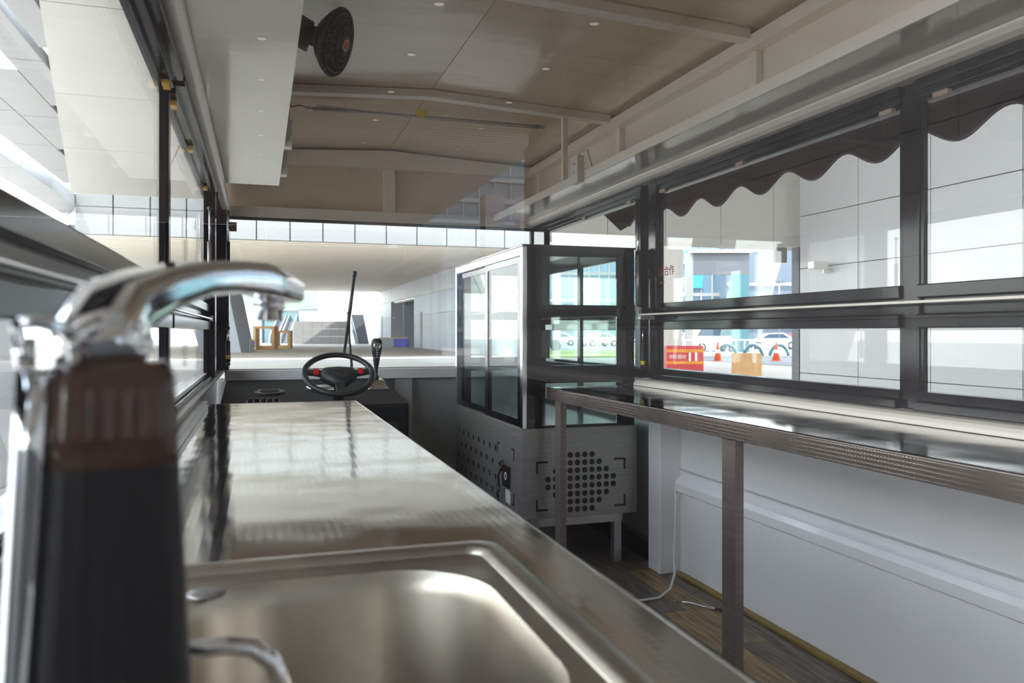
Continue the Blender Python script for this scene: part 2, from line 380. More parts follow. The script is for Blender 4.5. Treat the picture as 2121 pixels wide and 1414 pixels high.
# ------------------------------------------------------------------ side window bands
clipcount = 0
def side_window(name, side, y0, y1, label, clips=(), lower=True):
    """right glazing sits in the wall plane; the left glazing is set 5 cm deeper, behind its tracks"""
    w = struct(name, label, 'window'); L = side < 0; wx = -0.250 if L else XR; s = side
    def X(d): return wx - s * d        # d = how far it stands into the truck
    F = M['frame']; dp = 0.044 if L else 0.0; hb = -0.206 if L else -0.168; sw_ = 0.012
    def bx(nm, d0, d1, a, b_, h0, h1, bev=0.002, m=F):
        return B(nm, m, w, X(d0), X(d1), a, b_, z(h0), z(h1), bev)
    bx('top_track', 0.0, 0.024 + dp * 0.6, y0, y1, 0.690, 0.717)
    bx('track_lip', -0.02, 0.014 + dp * 0.3, y0, y1, 0.668, 0.690)
    bx('track_groove', -0.035 if not L else -0.010, 0.006, y0, y1, 0.655, 0.668)
    bx('upper_stile', -0.010, 0.006, y0, y0 + sw_, 0.136, 0.655)
    bx('upper_stile', -0.010, 0.006, y1 - sw_, y1, 0.136, 0.655)
    bx('upper_pane', -0.006, -0.001, y0 + sw_, y1 - sw_, 0.136, 0.655, 0, M['glass'])
    bx('meeting_rail', -0.03, 0.020, y0, y1, 0.098, 0.136, 0.003)
    bx('rail_web', -0.03, 0.000, y0, y1, 0.052, 0.098)
    bx('lower_rail', -0.03, 0.024, y0, y1, 0.012, 0.052, 0.004)
    bx('lower_pane', -0.006, -0.001, y0 + sw_, y1 - sw_, hb, 0.012, 0, M['glass'])
    bx('lower_stile', -0.010, 0.006, y0, y0 + sw_, hb, 0.012)
    bx('lower_stile', -0.010, 0.006, y1 - sw_, y1, hb, 0.012)
    if not L:
        bx('bottom_rail', -0.03, 0.018, y0, y1, -0.196, -0.168, 0.003)
        bx('bottom_track', -0.03, 0.034, y0, y1, -0.222, -0.196, 0.003)
    else:
        bx('bottom_rail', -0.01, 0.012, y0, y1, -0.2215, -0.206, 0.002)
        bx('bottom_track', 0.020, 0.030, y0, y1, -0.2215, -0.208, 0.002)
    for c in clips:
        bx('clip', 0.0065, 0.024, c, c + 0.05, 0.648, 0.662, 0.001, M['tan_clip'] if L else M['tan_soft'])
    return w
side_window('window_1', 1, 0.35, 1.81, 'nearest right window with the maroon awning edge outside', (1.70,))
side_window('window_2', 1, 1.875, 3.36, 'wide right window looking onto the red cabinet and cardboard box', (1.90, 2.66, 3.28))
side_window('window_3', 1, 3.58, 4.90, 'far right window partly behind the glass display case', (3.63, 4.22))
side_window('window_4', -1, 0.35, 2.36, 'nearest left window looking up at the slatted canopy edge', (1.28, 2.26))
side_window('window_5', -1, 2.41, 4.18, 'middle left window beyond the dark upright post', (2.46, 3.05, 3.85))
side_window('window_6', -1, 4.32, 4.95, 'far left window beside the windscreen', (4.6,))
for a, b_ in ((0.28, 0.35), (1.81, 1.875), (3.36, 3.42), (3.52, 3.58), (4.90, 5.14)):
    B('window_post', M['frame'], wr, XR + 0.010, XR - (0.010 if a < 3 else 0.025), a, b_, z(-0.222), z(0.717), 0.003)
B('post_panel', M['frame'], wr, XR + 0.04, XR - 0.002, 3.42, 3.52, z(-0.222), z(0.717))
for a, b_, inn in ((0.28, 0.35, -0.235), (2.36, 2.41, -0.236), (4.18, 4.32, -0.208), (4.95, 5.14, -0.170)):
    B('window_post', M['frame'], wl, -0.262, inn, a, b_, z(-0.2215), z(0.717), 0.003)

wsn = struct('window_7', 'wide windscreen in a black seal with the plaza beyond', 'window')
B('windscreen_pane', M['glass'], wsn, -0.20, 1.80, YF - 0.004, YF + 0.002, z(-0.228), z(0.712))
B('seal', M['seal'], wsn, -0.20, 1.80, YF - 0.02, YF + 0.02, z(0.690), z(0.712), 0.002)
B('seal', M['seal'], wsn, -0.20, 1.80, YF - 0.02, YF + 0.02, z(-0.2455), z(-0.2265), 0.002)
B('seal', M['seal'], wsn, -0.205, -0.190, YF - 0.02, YF + 0.02, z(-0.2265), z(0.690))
B('seal', M['seal'], wsn, 1.765, 1.80, YF - 0.02, YF + 0.02, z(-0.2265), z(0.690))
B('sticker', M['tan_soft'], wsn, -0.178, -0.132, YF - 0.0075, YF - 0.0055, z(0.615), z(0.672))
tag(wsn.children[-1], 'square brown sticker')
wre = struct('window_8', 'rear window through which the truck is seen', 'window')
B('rear_pane', M['glass_rear'], wre, -0.60, 1.60, 0.118, 0.122, z(-0.40), z(0.75))

# ------------------------------------------------------------------ overhead shelves
def shelf(name, x0, x1, lip, label):
    t = thing(name, label, 'shelf', (0, 0, 0))
    B('shelf_board', M['white'], t, x0, x1, 0.25, 4.25 if lip < 1 else 5.12, z(0.7505), z(0.762))
    return t
sl = shelf('overhead_shelf', XL, 0.096, 0, 'cream overhead shelf along the left wall above the windows')
B('lip', M['cream'], sl, 0.090, 0.096, 0.25, 4.25, z(0.762), z(0.785), 0.001)
sr = shelf('overhead_shelf', 1.50, XR, 1.5, 'cream overhead shelf along the right wall, carried by square hangers')
B('lip', M['cream'], sr, 1.493, 1.506, 0.25, 5.12, z(0.742), z(0.782), 0.002)
for y in (3.83,):
    B('hanger', M['cream'], sr, 1.486, 1.512, y - 0.013, y + 0.013, z(0.783), z(1.105), 0.001)
for y in (1.9, 3.2):
    B('hanger', M['cream'], sl, 0.070, 0.089, y - 0.01, y + 0.01, z(0.763), z(1.142), 0.001)

# ------------------------------------------------------------------ rail bar on the right windows, on the left ones
bar = thing('pull_bar', 'long thin pale bar across the dark rail of the right windows', 'bar', (0, 0, 0))
B('rod', M['cream'], bar, 1.700, 1.716, 0.45, 3.40, z(0.079), z(0.087), 0.002)
B('end_bracket', M['silver'], bar, 1.700, 1.774, 3.37, 3.40, z(0.060), z(0.078), 0.003)
B('end_hook', M['silver'], bar, 1.703, 1.722, 3.40, 3.43, z(0.070), z(0.120), 0.004)
barl = thing('pull_bar', 'long pale bar across the dark rail of the left windows', 'bar', (0, 0, 0))
B('rod', M['bright_steel'], barl, -0.228, -0.216, 0.45, 4.10, z(0.060), z(0.068), 0.002)
B('end_bracket', M['silver'], barl, -0.228, -0.214, 4.08, 4.11, z(0.052), z(0.080), 0.001)

# ------------------------------------------------------------------ gas struts
def strut(label, p0, p1, rb, band=False):
    p0, p1 = Vector(p0), Vector(p1); d = (p1 - p0)
    t = thing('gas_strut', label, 'strut', tuple(p0), 'gas struts of the lift-up windows')
    q = d.length; o = Vector((0, 0, 0)); e = d.normalized()
    MB().tube([e * 0.02, e * (q * 0.62)], rb, 14).build('cylinder', M['leg'] if not band else M['black'], t)
    MB().tube([e * (q * 0.60), e * (q - 0.015)], rb * 0.45, 10).build('rod', M['bright_steel'], t)
    MB().lathe([(0.001, -rb), (rb * 0.8, -rb * 0.6), (rb, 0), (rb * 0.8, rb * 0.6), (0.001, rb)], tuple(e * 0.01), 12).build('end_joint', M['black'], t)
    MB().lathe([(0.001, -rb), (rb * 0.8, -rb * 0.6), (rb, 0), (rb * 0.8, rb * 0.6), (0.001, rb)], tuple(e * (q - 0.008)), 12).build('end_joint', M['black'], t)
    if band:
        MB().tube([e * 0.035, e * 0.055], rb * 1.15, 14).build('band', M['yellow'], t)
    return t
strut('tall grey gas strut standing beside the display case window', (1.725, 3.44, z(0.115)), (1.728, 3.45, z(0.525)), 0.0115)
strut('short black gas strut with yellow band on the right post', (1.762, 3.47, z(-0.19)), (1.748, 3.44, z(0.03)), 0.009, True)
strut('upper black gas strut on the left post by the windscreen', (-0.152, 4.30, z(0.20)), (-0.152, 4.30, z(0.62)), 0.010, True)
strut('lower black gas strut with yellow band on the left post', (-0.150, 4.28, z(-0.17)), (-0.152, 4.28, z(0.03)), 0.011, True)
strut('gas strut behind the pane of the middle left window', (-0.226, 4.06, z(0.16)), (-0.226, 4.06, z(0.60)), 0.011)

# ------------------------------------------------------------------ counter with sink
CZ = z(-0.258)
ct = thing('counter', 'stainless counter running along the left wall to the dashboard', 'counter', (0, 0, 0))
SX0, SX1, SY0, SY1 = -0.148, 0.262, 0.34, 0.915
mb = MB()
mb.box(XL, 0.345, SY1, 3.05, CZ - 0.035, CZ)
mb.box(XL, 0.345, 0.14, SY0, CZ - 0.035, CZ)
mb.box(XL, SX0, SY0, SY1, CZ - 0.035, CZ); mb.box(SX1, 0.345, SY0, SY1, CZ - 0.035, CZ)
mb.build('worktop', M['counter'], ct, 0.0)
B('front_edge', M['bright_steel'], ct, 0.3452, 0.348, 0.14, 3.05, CZ - 0.036, CZ + 0.0006, 0.0008)
B('end_edge', M['bright_steel'], ct, XL, 0.348, 3.0502, 3.053, CZ - 0.036, CZ + 0.0006, 0.0008)
mb = MB(); mb.box(-0.19, 0.325, 0.95, 3.02, 0.08, CZ - 0.036); mb.box(-0.19, 0.325, 0.14, 0.30, 0.08, CZ - 0.036); mb.box(0.31, 0.325, 0.30, 0.95, 0.08, CZ - 0.036)
mb.build('cabinet_body', M['steel'], ct)
for a in (0.16, 1.12, 2.08):
    B('cabinet_door', M['steel'], ct, 0.3255, 0.340, a, a + 0.92, 0.10, CZ - 0.06, 0.002)
for x in (-0.14, 0.27):
    for y in (0.2, 1.5, 2.9):
        B('foot', M['leg'], ct, x, x + 0.04, y, y + 0.04, 0.0, 0.0799)

def rrect(x0, x1, y0, y1, r, zz, n=8):
    pts = []
    for cx, cy, a0 in ((x1 - r, y1 - r, 0), (x0 + r, y1 - r, 90), (x0 + r, y0 + r, 180), (x1 - r, y0 + r, 270)):
        for k in range(n + 1):
            a = math.radians(a0 + 90 * k / n); pts.append((cx + r * math.cos(a), cy + r * math.sin(a), zz))
    return pts
sk = thing('sink', 'rectangular stainless drop-in sink with a raised rim in the counter', 'sink', (0, 0, 0))
def rr(i, r, zz): return rrect(SX0 - 0.012 + i, SX1 + 0.012 - i, SY0 + 0.0 + i, SY1 + 0.012 - i, r, zz)
bx0, bx1, by0, by1 = -0.085, 0.226, 0.475, 0.858
def bb(i, r, zz): return rrect(bx0 + i, bx1 - i, by0 + i, by1 - i, r, zz)
MB().rings([rr(0, 0.030, CZ + 0.0004), rr(0.002, 0.030, CZ + 0.006), rr(0.006, 0.030, CZ + 0.0095), rr(0.020, 0.026, CZ + 0.0100), rr(0.026, 0.024, CZ + 0.0080), rr(0.030, 0.022, CZ + 0.0015)], False).build('rim', M['sink'], sk)
MB().rings([rr(0.030, 0.022, CZ + 0.0015), rr(0.033, 0.020, CZ + 0.0005), bb(-0.004, 0.105, CZ + 0.0005), bb(-0.001, 0.103, CZ + 0.0030), bb(0.003, 0.100, CZ + 0.0022)], False).build('deck', M['sink'], sk)
basin = MB().rings([bb(0.003, 0.100, CZ + 0.0022), bb(0.006, 0.098, CZ - 0.004), bb(0.010, 0.096, CZ - 0.020), bb(0.016, 0.092, CZ - 0.110), bb(0.028, 0.085, CZ - 0.150), bb(0.060, 0.055, CZ - 0.172), bb(0.120, 0.02, CZ - 0.178)], False)
basin.f.append(tuple(range(len(basin.v) - 36, len(basin.v)))); basin.sm.append(False)
basin.build('basin', M['sink'], sk)
MB().lathe([(0.034, 0), (0.034, 0.003), (0.026, 0.004), (0.020, 0.001), (0.001, 0.001)], (0.07, 0.66, CZ - 0.178), 24).build('drain', M['bright_steel'], sk)
MB().lathe([(0.0185, 0), (0.0185, 0.002), (0.0165, 0.0038), (0.001, 0.0042)], (-0.050, 0.835, CZ + 0.0006), 28).build('tap_hole_cap', M['steel'], sk)

# ------------------------------------------------------------------ faucet
fc = thing('faucet', 'large out-of-focus chrome faucet with dark ribbed brown body at the sink', 'faucet', (-0.0675, 0.43, CZ + 0.001))
FR = Matrix.Rotation(math.radians(8), 3, 'Z')
def body_ring(w, zz, ribs=True, n=72):
    pts = []
    for k in range(n):
        a = 2 * PI * k / n; c, s_ = math.cos(a), math.sin(a)
        q = (abs(c) ** 5 + abs(s_) ** 5) ** (-1 / 5.0)
        r = w * q * (1 - (0.035 * (0.5 + 0.5 * math.cos(a * 24)) if ribs else 0))
        v = FR @ Vector((r * c, r * s_, zz)); pts.append(tuple(v))
    return pts
HB = 0.243
def bw(t): return 0.0405 - 0.0135 * (t ** 0.8)
MB().rings([body_ring(bw(t), HB * t) for t in [0, 0.15, 0.3, 0.45, 0.60, 0.70, 0.80]], False).build('body', M['black_chrome'], fc)  # body drawn black below and brown above
tag(fc.children[-1], 'black ribbed lower body')
MB().rings([body_ring(bw(t), HB * t) for t in [0.80, 0.86, 0.92, 0.97]] + [body_ring(0.024, HB)], True).build('upper_body', M['dark_chrome'], fc)
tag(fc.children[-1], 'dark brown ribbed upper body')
MB().rings([body_ring(0.046, 0, False), body_ring(0.046, 0.006, False), body_ring(0.043, 0.010, False)], True).build('base_plate', M['chrome'], fc)
# bright chrome edge strip on the left side of the body
ed = MB()
ed.rings([[( -0.0425 + 0.0135 * (t ** 0.8) + dx, dy - 0.028 + 0.006 * t, HB * t * 0.99) for dx, dy in ((-0.006, -0.006), (0.006, -0.006), (0.006, 0.010), (-0.006, 0.010))] for t in [0.08, 0.3, 0.5, 0.7, 0.85, 1.0]], True, True)
ed.build('side_trim', M['chrome'], fc)
P0 = Vector((-0.0675, 0.43, CZ + 0.001))
def box_sweep(path, wh):
    R = []
    for i, p in enumerate(path):
        p = Vector(p); d = (Vector(path[min(i+1, len(path)-1)]) - Vector(path[max(i-1, 0)])).normalized()
        side = d.cross(Vector((0, 0, 1))); side = side.normalized() if side.length > 0.15 else Vector((0.95, -0.3, 0)); up = side.cross(d).normalized()
        w, h = wh[i]; ring = []
        for k in range(20):
            a = 2 * PI * k / 20; c, s_ = math.cos(a), math.sin(a); q = (abs(c)**9 + abs(s_)**9) ** (-1 / 9)
            ring.append(p + side * (w * q * c) + up * (h * q * s_))
        R.append([tuple(v - P0) for v in ring])
    return R
path = [(-0.073, 0.425, z(-0.020)), (-0.074, 0.428, z(-0.002)), (-0.070, 0.445, z(0.012)), (-0.058, 0.49, z(0.024)), (-0.042, 0.545, z(0.034)), (-0.022, 0.61, z(0.040)), (-0.004, 0.66, z(0.042)), (0.004, 0.685, z(0.041)), (0.024, 0.735, z(0.036))]
MB().rings(box_sweep(path, [(0.020, 0.016), (0.019, 0.016), (0.018, 0.014), (0.017, 0.012), (0.016, 0.011), (0.015, 0.0115), (0.015, 0.0125), (0.015, 0.0125), (0.015, 0.010)]), True).build('spout', M['chrome'], fc)
c = Vector((0.008, 0.700, z(0.028))) - P0
MB().lathe([(0.0125, 0), (0.0125, -0.010), (0.0105, -0.011), (0.0105, -0.018), (0.006, -0.0185), (0.001, -0.012)], tuple(c), 20).build('aerator', M['chrome'], fc)
lv = [(-0.078, 0.405, z(-0.006)), (-0.084, 0.402, z(0.002)), (-0.094, 0.400, z(0.0045)), (-0.104, 0.398, z(0.003))]
MB().rings(box_sweep(lv, [(0.007, 0.004), (0.007, 0.0035), (0.006, 0.003), (0.005, 0.003)]), True).build('lever', M['chrome'], fc)
MB().tube([tuple(Vector(p) - P0) for p in ((-0.0985, 0.400, z(-0.002)), (-0.0985, 0.400, z(-0.016)))], 0.0045, 14).build('lever_tip', M['chrome'], fc)
MB().tube([tuple(Vector(p) - P0) for p in ((-0.079, 0.40, z(-0.014)), (-0.079, 0.40, z(0.0)), (-0.070, 0.42, z(0.006)), (-0.056, 0.44, z(0.004)), (-0.054, 0.445, z(-0.006)), (-0.058, 0.43, z(-0.014)))], 0.0035, 10).build('lever_loop', M['chrome'], fc)

pt = thing('drain_pipe', 'bent chrome tube arching into the sink basin', 'pipe', (-0.066, 0.53, CZ + 0.001))
P1 = Vector((-0.066, 0.53, CZ + 0.001))
MB().tube([tuple(Vector(p) - P1) for p in ((-0.112, 0.530, CZ), (-0.112, 0.530, z(-0.235)), (-0.108, 0.530, z(-0.205)), (-0.095, 0.531, z(-0.197)), (-0.06, 0.531, z(-0.196)), (-0.020, 0.531, z(-0.197)), (-0.004, 0.531, z(-0.200)), (0.008, 0.531, z(-0.210)), (0.013, 0.531, z(-0.224)), (0.015, 0.531, z(-0.236)))], 0.0060, 16).build('tube', M['chrome'], pt)
MB().tube([tuple(Vector(p) - P1) for p in ((0.015, 0.531, z(-0.230)), (0.016, 0.531, z(-0.262)))], 0.0105, 16).build('nozzle', M['white_plastic'], pt)

# ------------------------------------------------------------------ table on the right
TZ = z(-0.2535)
tb = thing('side_table', 'long stainless side table along the right windows', 'table', (0, 0, 0))
MB().prism([(1.268, 3.47), (1.318, 0.32), (1.762, 0.32), (1.762, 3.47)], TZ - 0.004, TZ, 'z').build('tabletop', M['table'], tb)
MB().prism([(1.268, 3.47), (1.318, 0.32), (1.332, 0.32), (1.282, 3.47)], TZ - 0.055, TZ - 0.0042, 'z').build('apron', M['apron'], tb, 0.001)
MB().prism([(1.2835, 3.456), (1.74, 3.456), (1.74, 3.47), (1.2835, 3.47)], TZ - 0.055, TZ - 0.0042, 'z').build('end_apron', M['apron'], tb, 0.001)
for x, y in ((1.312, 2.00), (1.290, 3.345)):
    B('leg', M['leg'], tb, x, x + 0.028, y, y + 0.070, 0.0, TZ - 0.0555, 0.001)
B('leg', M['leg'], tb, 1.335, 1.363, 0.335, 0.40, 0.0, TZ - 0.0555, 0.001)

# ------------------------------------------------------------------ display case
X0, X1, Y0, Y1 = 1.17, 1.742, 3.52, 4.84
ZB, ZM, ZT = 0.246, z(-0.45), z(0.411)
dc = thing('display_case', 'glass-sided display case with perforated stainless base at the truck front', 'display case', (0, 0, 0))
BG, SS = M['black_gloss'], M['steel']
B('top_panel', BG, dc, X0 - 0.006, X1 + 0.006, Y0 - 0.006, Y1, ZT - 0.010, ZT, 0.002)
# end panels: back-painted glass with three clear windows
wins = [(0.358, 0.13), (0.078, -0.157), (-0.24, -0.44)]
wx0, wx1 = 1.262, 1.648
for yy, nm in ((Y0, 'end_panel'), (Y1 - 0.012, 'rear_end_panel')):
    mb = MB()
    mb.box(X0 + 0.018, wx0, yy, yy + 0.010, ZM, ZT - 0.0105); mb.box(wx1, X1, yy, yy + 0.010, ZM, ZT - 0.0105)
    hs = [ZT - 0.0105] + [z(v) for w in wins for v in w] + [ZM]
    for a, b_ in ((hs[0], hs[1]), (hs[2], hs[3]), (hs[4], hs[5])):
        mb.box(wx0, wx1, yy, yy + 0.010, b_, a)
    mb.box(wx0, wx1, yy, yy + 0.010, ZM, z(-0.44))
    mb.build(nm, BG, dc)
    for a, b_ in wins:
        B('glass_pane', M['glass_case'], dc, wx0, wx1, yy + 0.002, yy + 0.008, z(b_), z(a))
# aisle side frame in bright steel
B('corner_trim', M['bright_steel'], dc, X0 - 0.004, X0 + 0.018, Y0 - 0.004, Y0 + 0.030, ZM, ZT - 0.0105, 0.002)
B('corner_trim', M['bright_steel'], dc, X0 - 0.004, X0 + 0.018, Y1 - 0.030, Y1 + 0.002, ZM, ZT - 0.0105, 0.002)
B('head_trim', M['bright_steel'], dc, X0 - 0.004, X0 + 0.018, Y0 + 0.031, Y1 - 0.031, ZT - 0.050, ZT - 0.0105, 0.002)
B('sill_trim', M['steel'], dc, X0 - 0.004, X0 + 0.022, Y0 + 0.0, Y1, ZM - 0.040, ZM - 0.0005, 0.002)
for yy in (Y0 + 0.012, (Y0 + Y1) / 2 - 0.02, Y1 - 0.055):
    B('back_stile', M['frame'], dc, X1 - 0.020, X1, yy, yy + 0.040, ZM, ZT - 0.0105)
B('back_glass', M['glass_case'], dc, X1 - 0.012, X1 - 0.008, Y0 + 0.052, Y1 - 0.056, ZM + 0.03, ZT - 0.05)
B('back_rail', M['frame'], dc, X1 - 0.020, X1, Y0 + 0.012, Y1 - 0.013, ZM, ZM + 0.03)
B('back_rail', M['frame'], dc, X1 - 0.020, X1, Y0 + 0.012, Y1 - 0.013, ZT - 0.05, ZT - 0.0105)
def slide(y0, y1, dx):
    d = tag(empty('sliding_door', (X0 + dx, 0, 0), dc))
    mb = MB(); zz0, zz1 = ZM + 0.003, ZT - 0.052
    mb.box(0, 0.010, y0, y0 + 0.055, zz0, zz1); mb.box(0, 0.010, y1 - 0.055, y1, zz0, zz1)
    mb.box(0, 0.010, y0 + 0.055, y1 - 0.055, zz0, zz0 + 0.034); mb.box(0, 0.010, y0 + 0.055, y1 - 0.055, zz1 - 0.030, zz1)
    mb.build('door_frame', M['frame'], d)
    B('door_glass', M['glass_case'], d, 0.003, 0.007, y0 + 0.055, y1 - 0.055, zz0 + 0.034, zz1 - 0.030)
slide(3.56, 4.19, 0.004); slide(4.13, 4.80, 0.016)
for h in (0.105, -0.20):
    B('shelf', M['glass_case'], dc, X0 + 0.05, X1 - 0.04, Y0 + 0.03, Y1 - 0.03, z(h), z(h) + 0.008)
    B('shelf_bar', M['frame'], dc, X1 - 0.039, X1 - 0.022, Y0 + 0.013, Y1 - 0.014, z(h) - 0.01, z(h) + 0.02)
B('case_floor', M['bright_steel'], dc, X0 + 0.03, X1 - 0.025, Y0 + 0.012, Y1 - 0.014, ZM + 0.001, ZM + 0.012)
fp = B('front_panel', SS, dc, X0 - 0.002, X1 + 0.010, Y0 - 0.008, Y0 + 0.004, ZB, ZM - 0.001, 0.0015)
sp = B('side_panel', SS, dc, X0 - 0.004, X0 + 0.006, Y0 + 0.0045, Y1, ZB, ZM - 0.0405, 0.001)
B('machine_compartment', M['leg'], dc, X0 + 0.0065, X1, Y0 + 0.0045, Y1, ZB + 0.001, ZM - 0.042)
hole = MB().lathe([(0.0137, 0), (0.0137, 0.0012), (0.0128, 0.0014), (0.001, 0.0014)], (0, 0, 0), 18, (0, -1, 0)).build('vent_hole', M['black'], fp)
first = True
for r, (c0, c1) in enumerate(((3, 6), (2, 7), (1, 8), (0, 9), (0, 9), (1, 8), (2, 7), (3, 6))):
    for cidx in range(c0, c1 + 1):
        o = hole if first else hole.copy()
        if not first: COL.objects.link(o); o.parent = fp
        first = False
        o.location = (1.2916 + 0.0372 * cidx, Y0 - 0.008, z(-0.581 - 0.0367 * r))
slot = MB().box(-0.0014, 0, -0.0125, 0.0125, -0.0135, 0.0135).build('vent_slot', M['black'], sp, 0.0008)
first = True
for r in range(4):
    for k in range(8):
        y = 4.74 - 0.112 * k - (0.056 if r % 2 else 0)
        if y < 3.93: continue
        o = slot if first else slot.copy()
        if not first: COL.objects.link(o); o.parent = sp
        first = False
        o.location = (X0 - 0.004, y, z(-0.597 - 0.074 * r))
for sx_, sz_ in ((0, 0), (1, 0), (0, 1), (1, 1)):
    xx = 1.232 if sx_ == 0 else 1.690; zz = z(-0.605) if sz_ == 0 else z(-0.838); sd = 1 if sx_ == 0 else -1; vd = -1 if sz_ == 0 else 1
    MB().box(xx, xx + sd * 0.058, Y0 - 0.0092, Y0 - 0.008, zz, zz + vd * 0.009).box(xx, xx + sd * 0.009, Y0 - 0.0092, Y0 - 0.008, zz + vd * 0.009, zz + vd * 0.055).build('corner_mark', M['black'], fp)
    yy = 3.93 if sx_ == 0 else 3.64; yd = -1 if sx_ == 0 else 1; zz = z(-0.560) if sz_ == 0 else z(-0.835)
    MB().box(X0 - 0.0052, X0 - 0.004, yy, yy + yd * 0.045, zz, zz + vd * 0.009).box(X0 - 0.0052, X0 - 0.004, yy, yy + yd * 0.012, zz + vd * 0.009, zz + vd * 0.06).build('corner_mark', M['black'], sp)
sw = B('power_switch', M['black'], sp, X0 - 0.018, X0 - 0.0045, 3.70, 3.80, z(-0.762), z(-0.655), 0.003)
MB().lathe([(0.019, 0), (0.019, 0.002), (0.0145, 0.002), (0.0145, 0)], (X0 - 0.0182, 3.735, z(-0.705)), 24, (-1, 0, 0), cap=False).build('switch_ring', M['white_paint'], sp)
B('plate_label', M['pale'], sp, X0 - 0.0055, X0 - 0.0042, 3.70, 3.78, z(-0.84), z(-0.775))
MB().box(X0 - 0.020, X0 - 0.0182, 3.78, 3.797, z(-0.70), z(-0.67)).build('red_rocker', M['red'], sp)
MB().tube([(X0 - 0.02, 3.79, z(-0.69)), (X0 - 0.03, 3.80, z(-0.65)), (X0 - 0.02, 3.77, z(-0.63)), (X0 - 0.035, 3.81, z(-0.72)), (X0 - 0.03, 3.80, z(-0.78)), (X0 - 0.045, 3.79, z(-0.80)), (X0 - 0.03, 3.82, z(-0.83)), (X0 - 0.035, 3.80, z(-0.88))], 0.0055, 8).build('power_lead', M['black'], sp)
for (yy, zz) in ((3.57, ZM - 0.055), (4.78, ZM - 0.055), (3.60, ZB + 0.03)):
    MB().lathe([(0.004, 0), (0.003, 0.002), (0.001, 0.0025)], (X0 - 0.004, yy, zz), 10, (-1, 0, 0)).build('screw', M['bright_steel'], sp)

st = thing('case_stand', 'low pale steel stand under the display case', 'stand', (0, 0, 0))
B('top_frame', M['silver'], st, 1.22, 1.70, 3.56, 4.82, 0.195, 0.2455, 0.003)
for x in (1.225, 1.655):
    for y in (3.565, 4.775):
        B('leg', M['silver'], st, x, x + 0.04, y, y + 0.04, 0.0, 0.1949, 0.002)

# ------------------------------------------------------------------ dashboard
ds = thing('dashboard', 'black vinyl dashboard below the windscreen', 'dashboard', (0, 0, 0))
def dz(y): return z(-0.29) + (z(-0.376) - z(-0.29)) * (5.095 - y) / 0.895
MB().prism([(5.095, 0.0), (5.095, dz(5.095)), (4.20, dz(4.20)), (4.185, dz(4.20) - 0.02), (4.20, 0.0)], -0.19, 0.755, 'x').build('body', M['vinyl'], ds, 0.008, 3)
MB().box(0.62, 0.70, 4.180, 4.184, z(-0.52), z(-0.47)).build('socket_plate', M['black'], ds)
slope = math.atan2(dz(5.0) - dz(4.3), 0.7)
def on_dash(name, label, cat, x, y, group=None):
    t = thing(name, label, cat, (x, y, dz(y) + 0.0005), group); t.rotation_euler = (slope, 0, 0); return t
sp_ = on_dash('speaker', 'round black speaker set in the left of the dashboard', 'speaker', 0.055, 4.62)
MB().lathe([(0.083, 0), (0.083, 0.006), (0.076, 0.010), (0.058, 0.010), (0.056, 0.004)], (0, 0, 0), 32, cap=False).build('ring', M['black'], sp_)
MB().lathe([(0.056, 0.002), (0.056, 0.010), (0.040, 0.014), (0.001, 0.015)], (0, 0, 0), 32).build('grille', M['vinyl'], sp_)
for a in (40, 140, 220, 320):
    MB().lathe([(0.005, 0), (0.004, 0.002), (0.001, 0.003)], (0.068 * math.cos(math.radians(a)), 0.068 * math.sin(math.radians(a)), 0.010), 10).build('screw', M['bright_steel'], sp_)
swp = on_dash('switch_panel', 'row of five small rocker switches on the dashboard', 'switches', 0.02, 4.335)
B('panel', M['black'], swp, -0.085, 0.085, -0.03, 0.035, 0, 0.004, 0.001)
for k in range(5):
    r = MB().prism([(-0.022, 0.0042), (0.022, 0.0042), (0.022, 0.016), (0.0, 0.007), (-0.022, 0.010)], -0.0125, 0.0125, 'x').build('rocker', M['frame'], swp, 0.001, 1, loc=(-0.064 + 0.032 * k, 0, 0))
    B('icon', M['teal_glass'], r, -0.007, 0.007, 0.012, 0.018, 0.0145, 0.0165)
ga = on_dash('gauge', 'round chrome-rimmed gauge behind the steering wheel', 'gauge', 0.345, 4.66)
MB().lathe([(0.088, 0), (0.092, 0.006), (0.092, 0.022), (0.086, 0.030), (0.078, 0.024)], (0, 0, 0), 40, cap=False).build('rim', M['chrome'], ga)
MB().lathe([(0.078, 0.010), (0.077, 0.024), (0.001, 0.0245)], (0, 0, 0), 40).build('dial', M['pale'], ga)
MB().lathe([(0.079, 0.0246), (0.079, 0.031), (0.068, 0.031), (0.068, 0.0246)], (0, 0, 0), 40, cap=False).build('dark_ring', M['black'], ga)
for k in range(3): B('dial_mark', M['black'], ga, 0.0 + 0.015 * k, 0.010 + 0.015 * k, -0.003, 0.001, 0.0246, 0.0249)
gs = on_dash('gear_shifter', 'chrome and black gear shifter on the right of the dashboard', 'gear shifter', 0.660, 4.72)
MB().rings([rrect(-0.062, 0.062, -0.075, 0.070, 0.015, 0), rrect(-0.060, 0.060, -0.073, 0.068, 0.014, 0.006), rrect(-0.045, 0.045, -0.055, 0.050, 0.010, 0.010), rrect(-0.040, 0.040, -0.045, 0.045, 0.010, 0.045), rrect(-0.030, 0.030, -0.03, 0.03, 0.01, 0.052)], True, True).build('base_plate', M['bright_steel'], gs)
MB().lathe([(0.014, 0.050), (0.016, 0.07), (0.009, 0.075), (0.010, 0.11), (0.016, 0.14), (0.020, 0.165), (0.022, 0.185)], (-0.004, 0, 0), 20).build('lever', M['black'], gs)
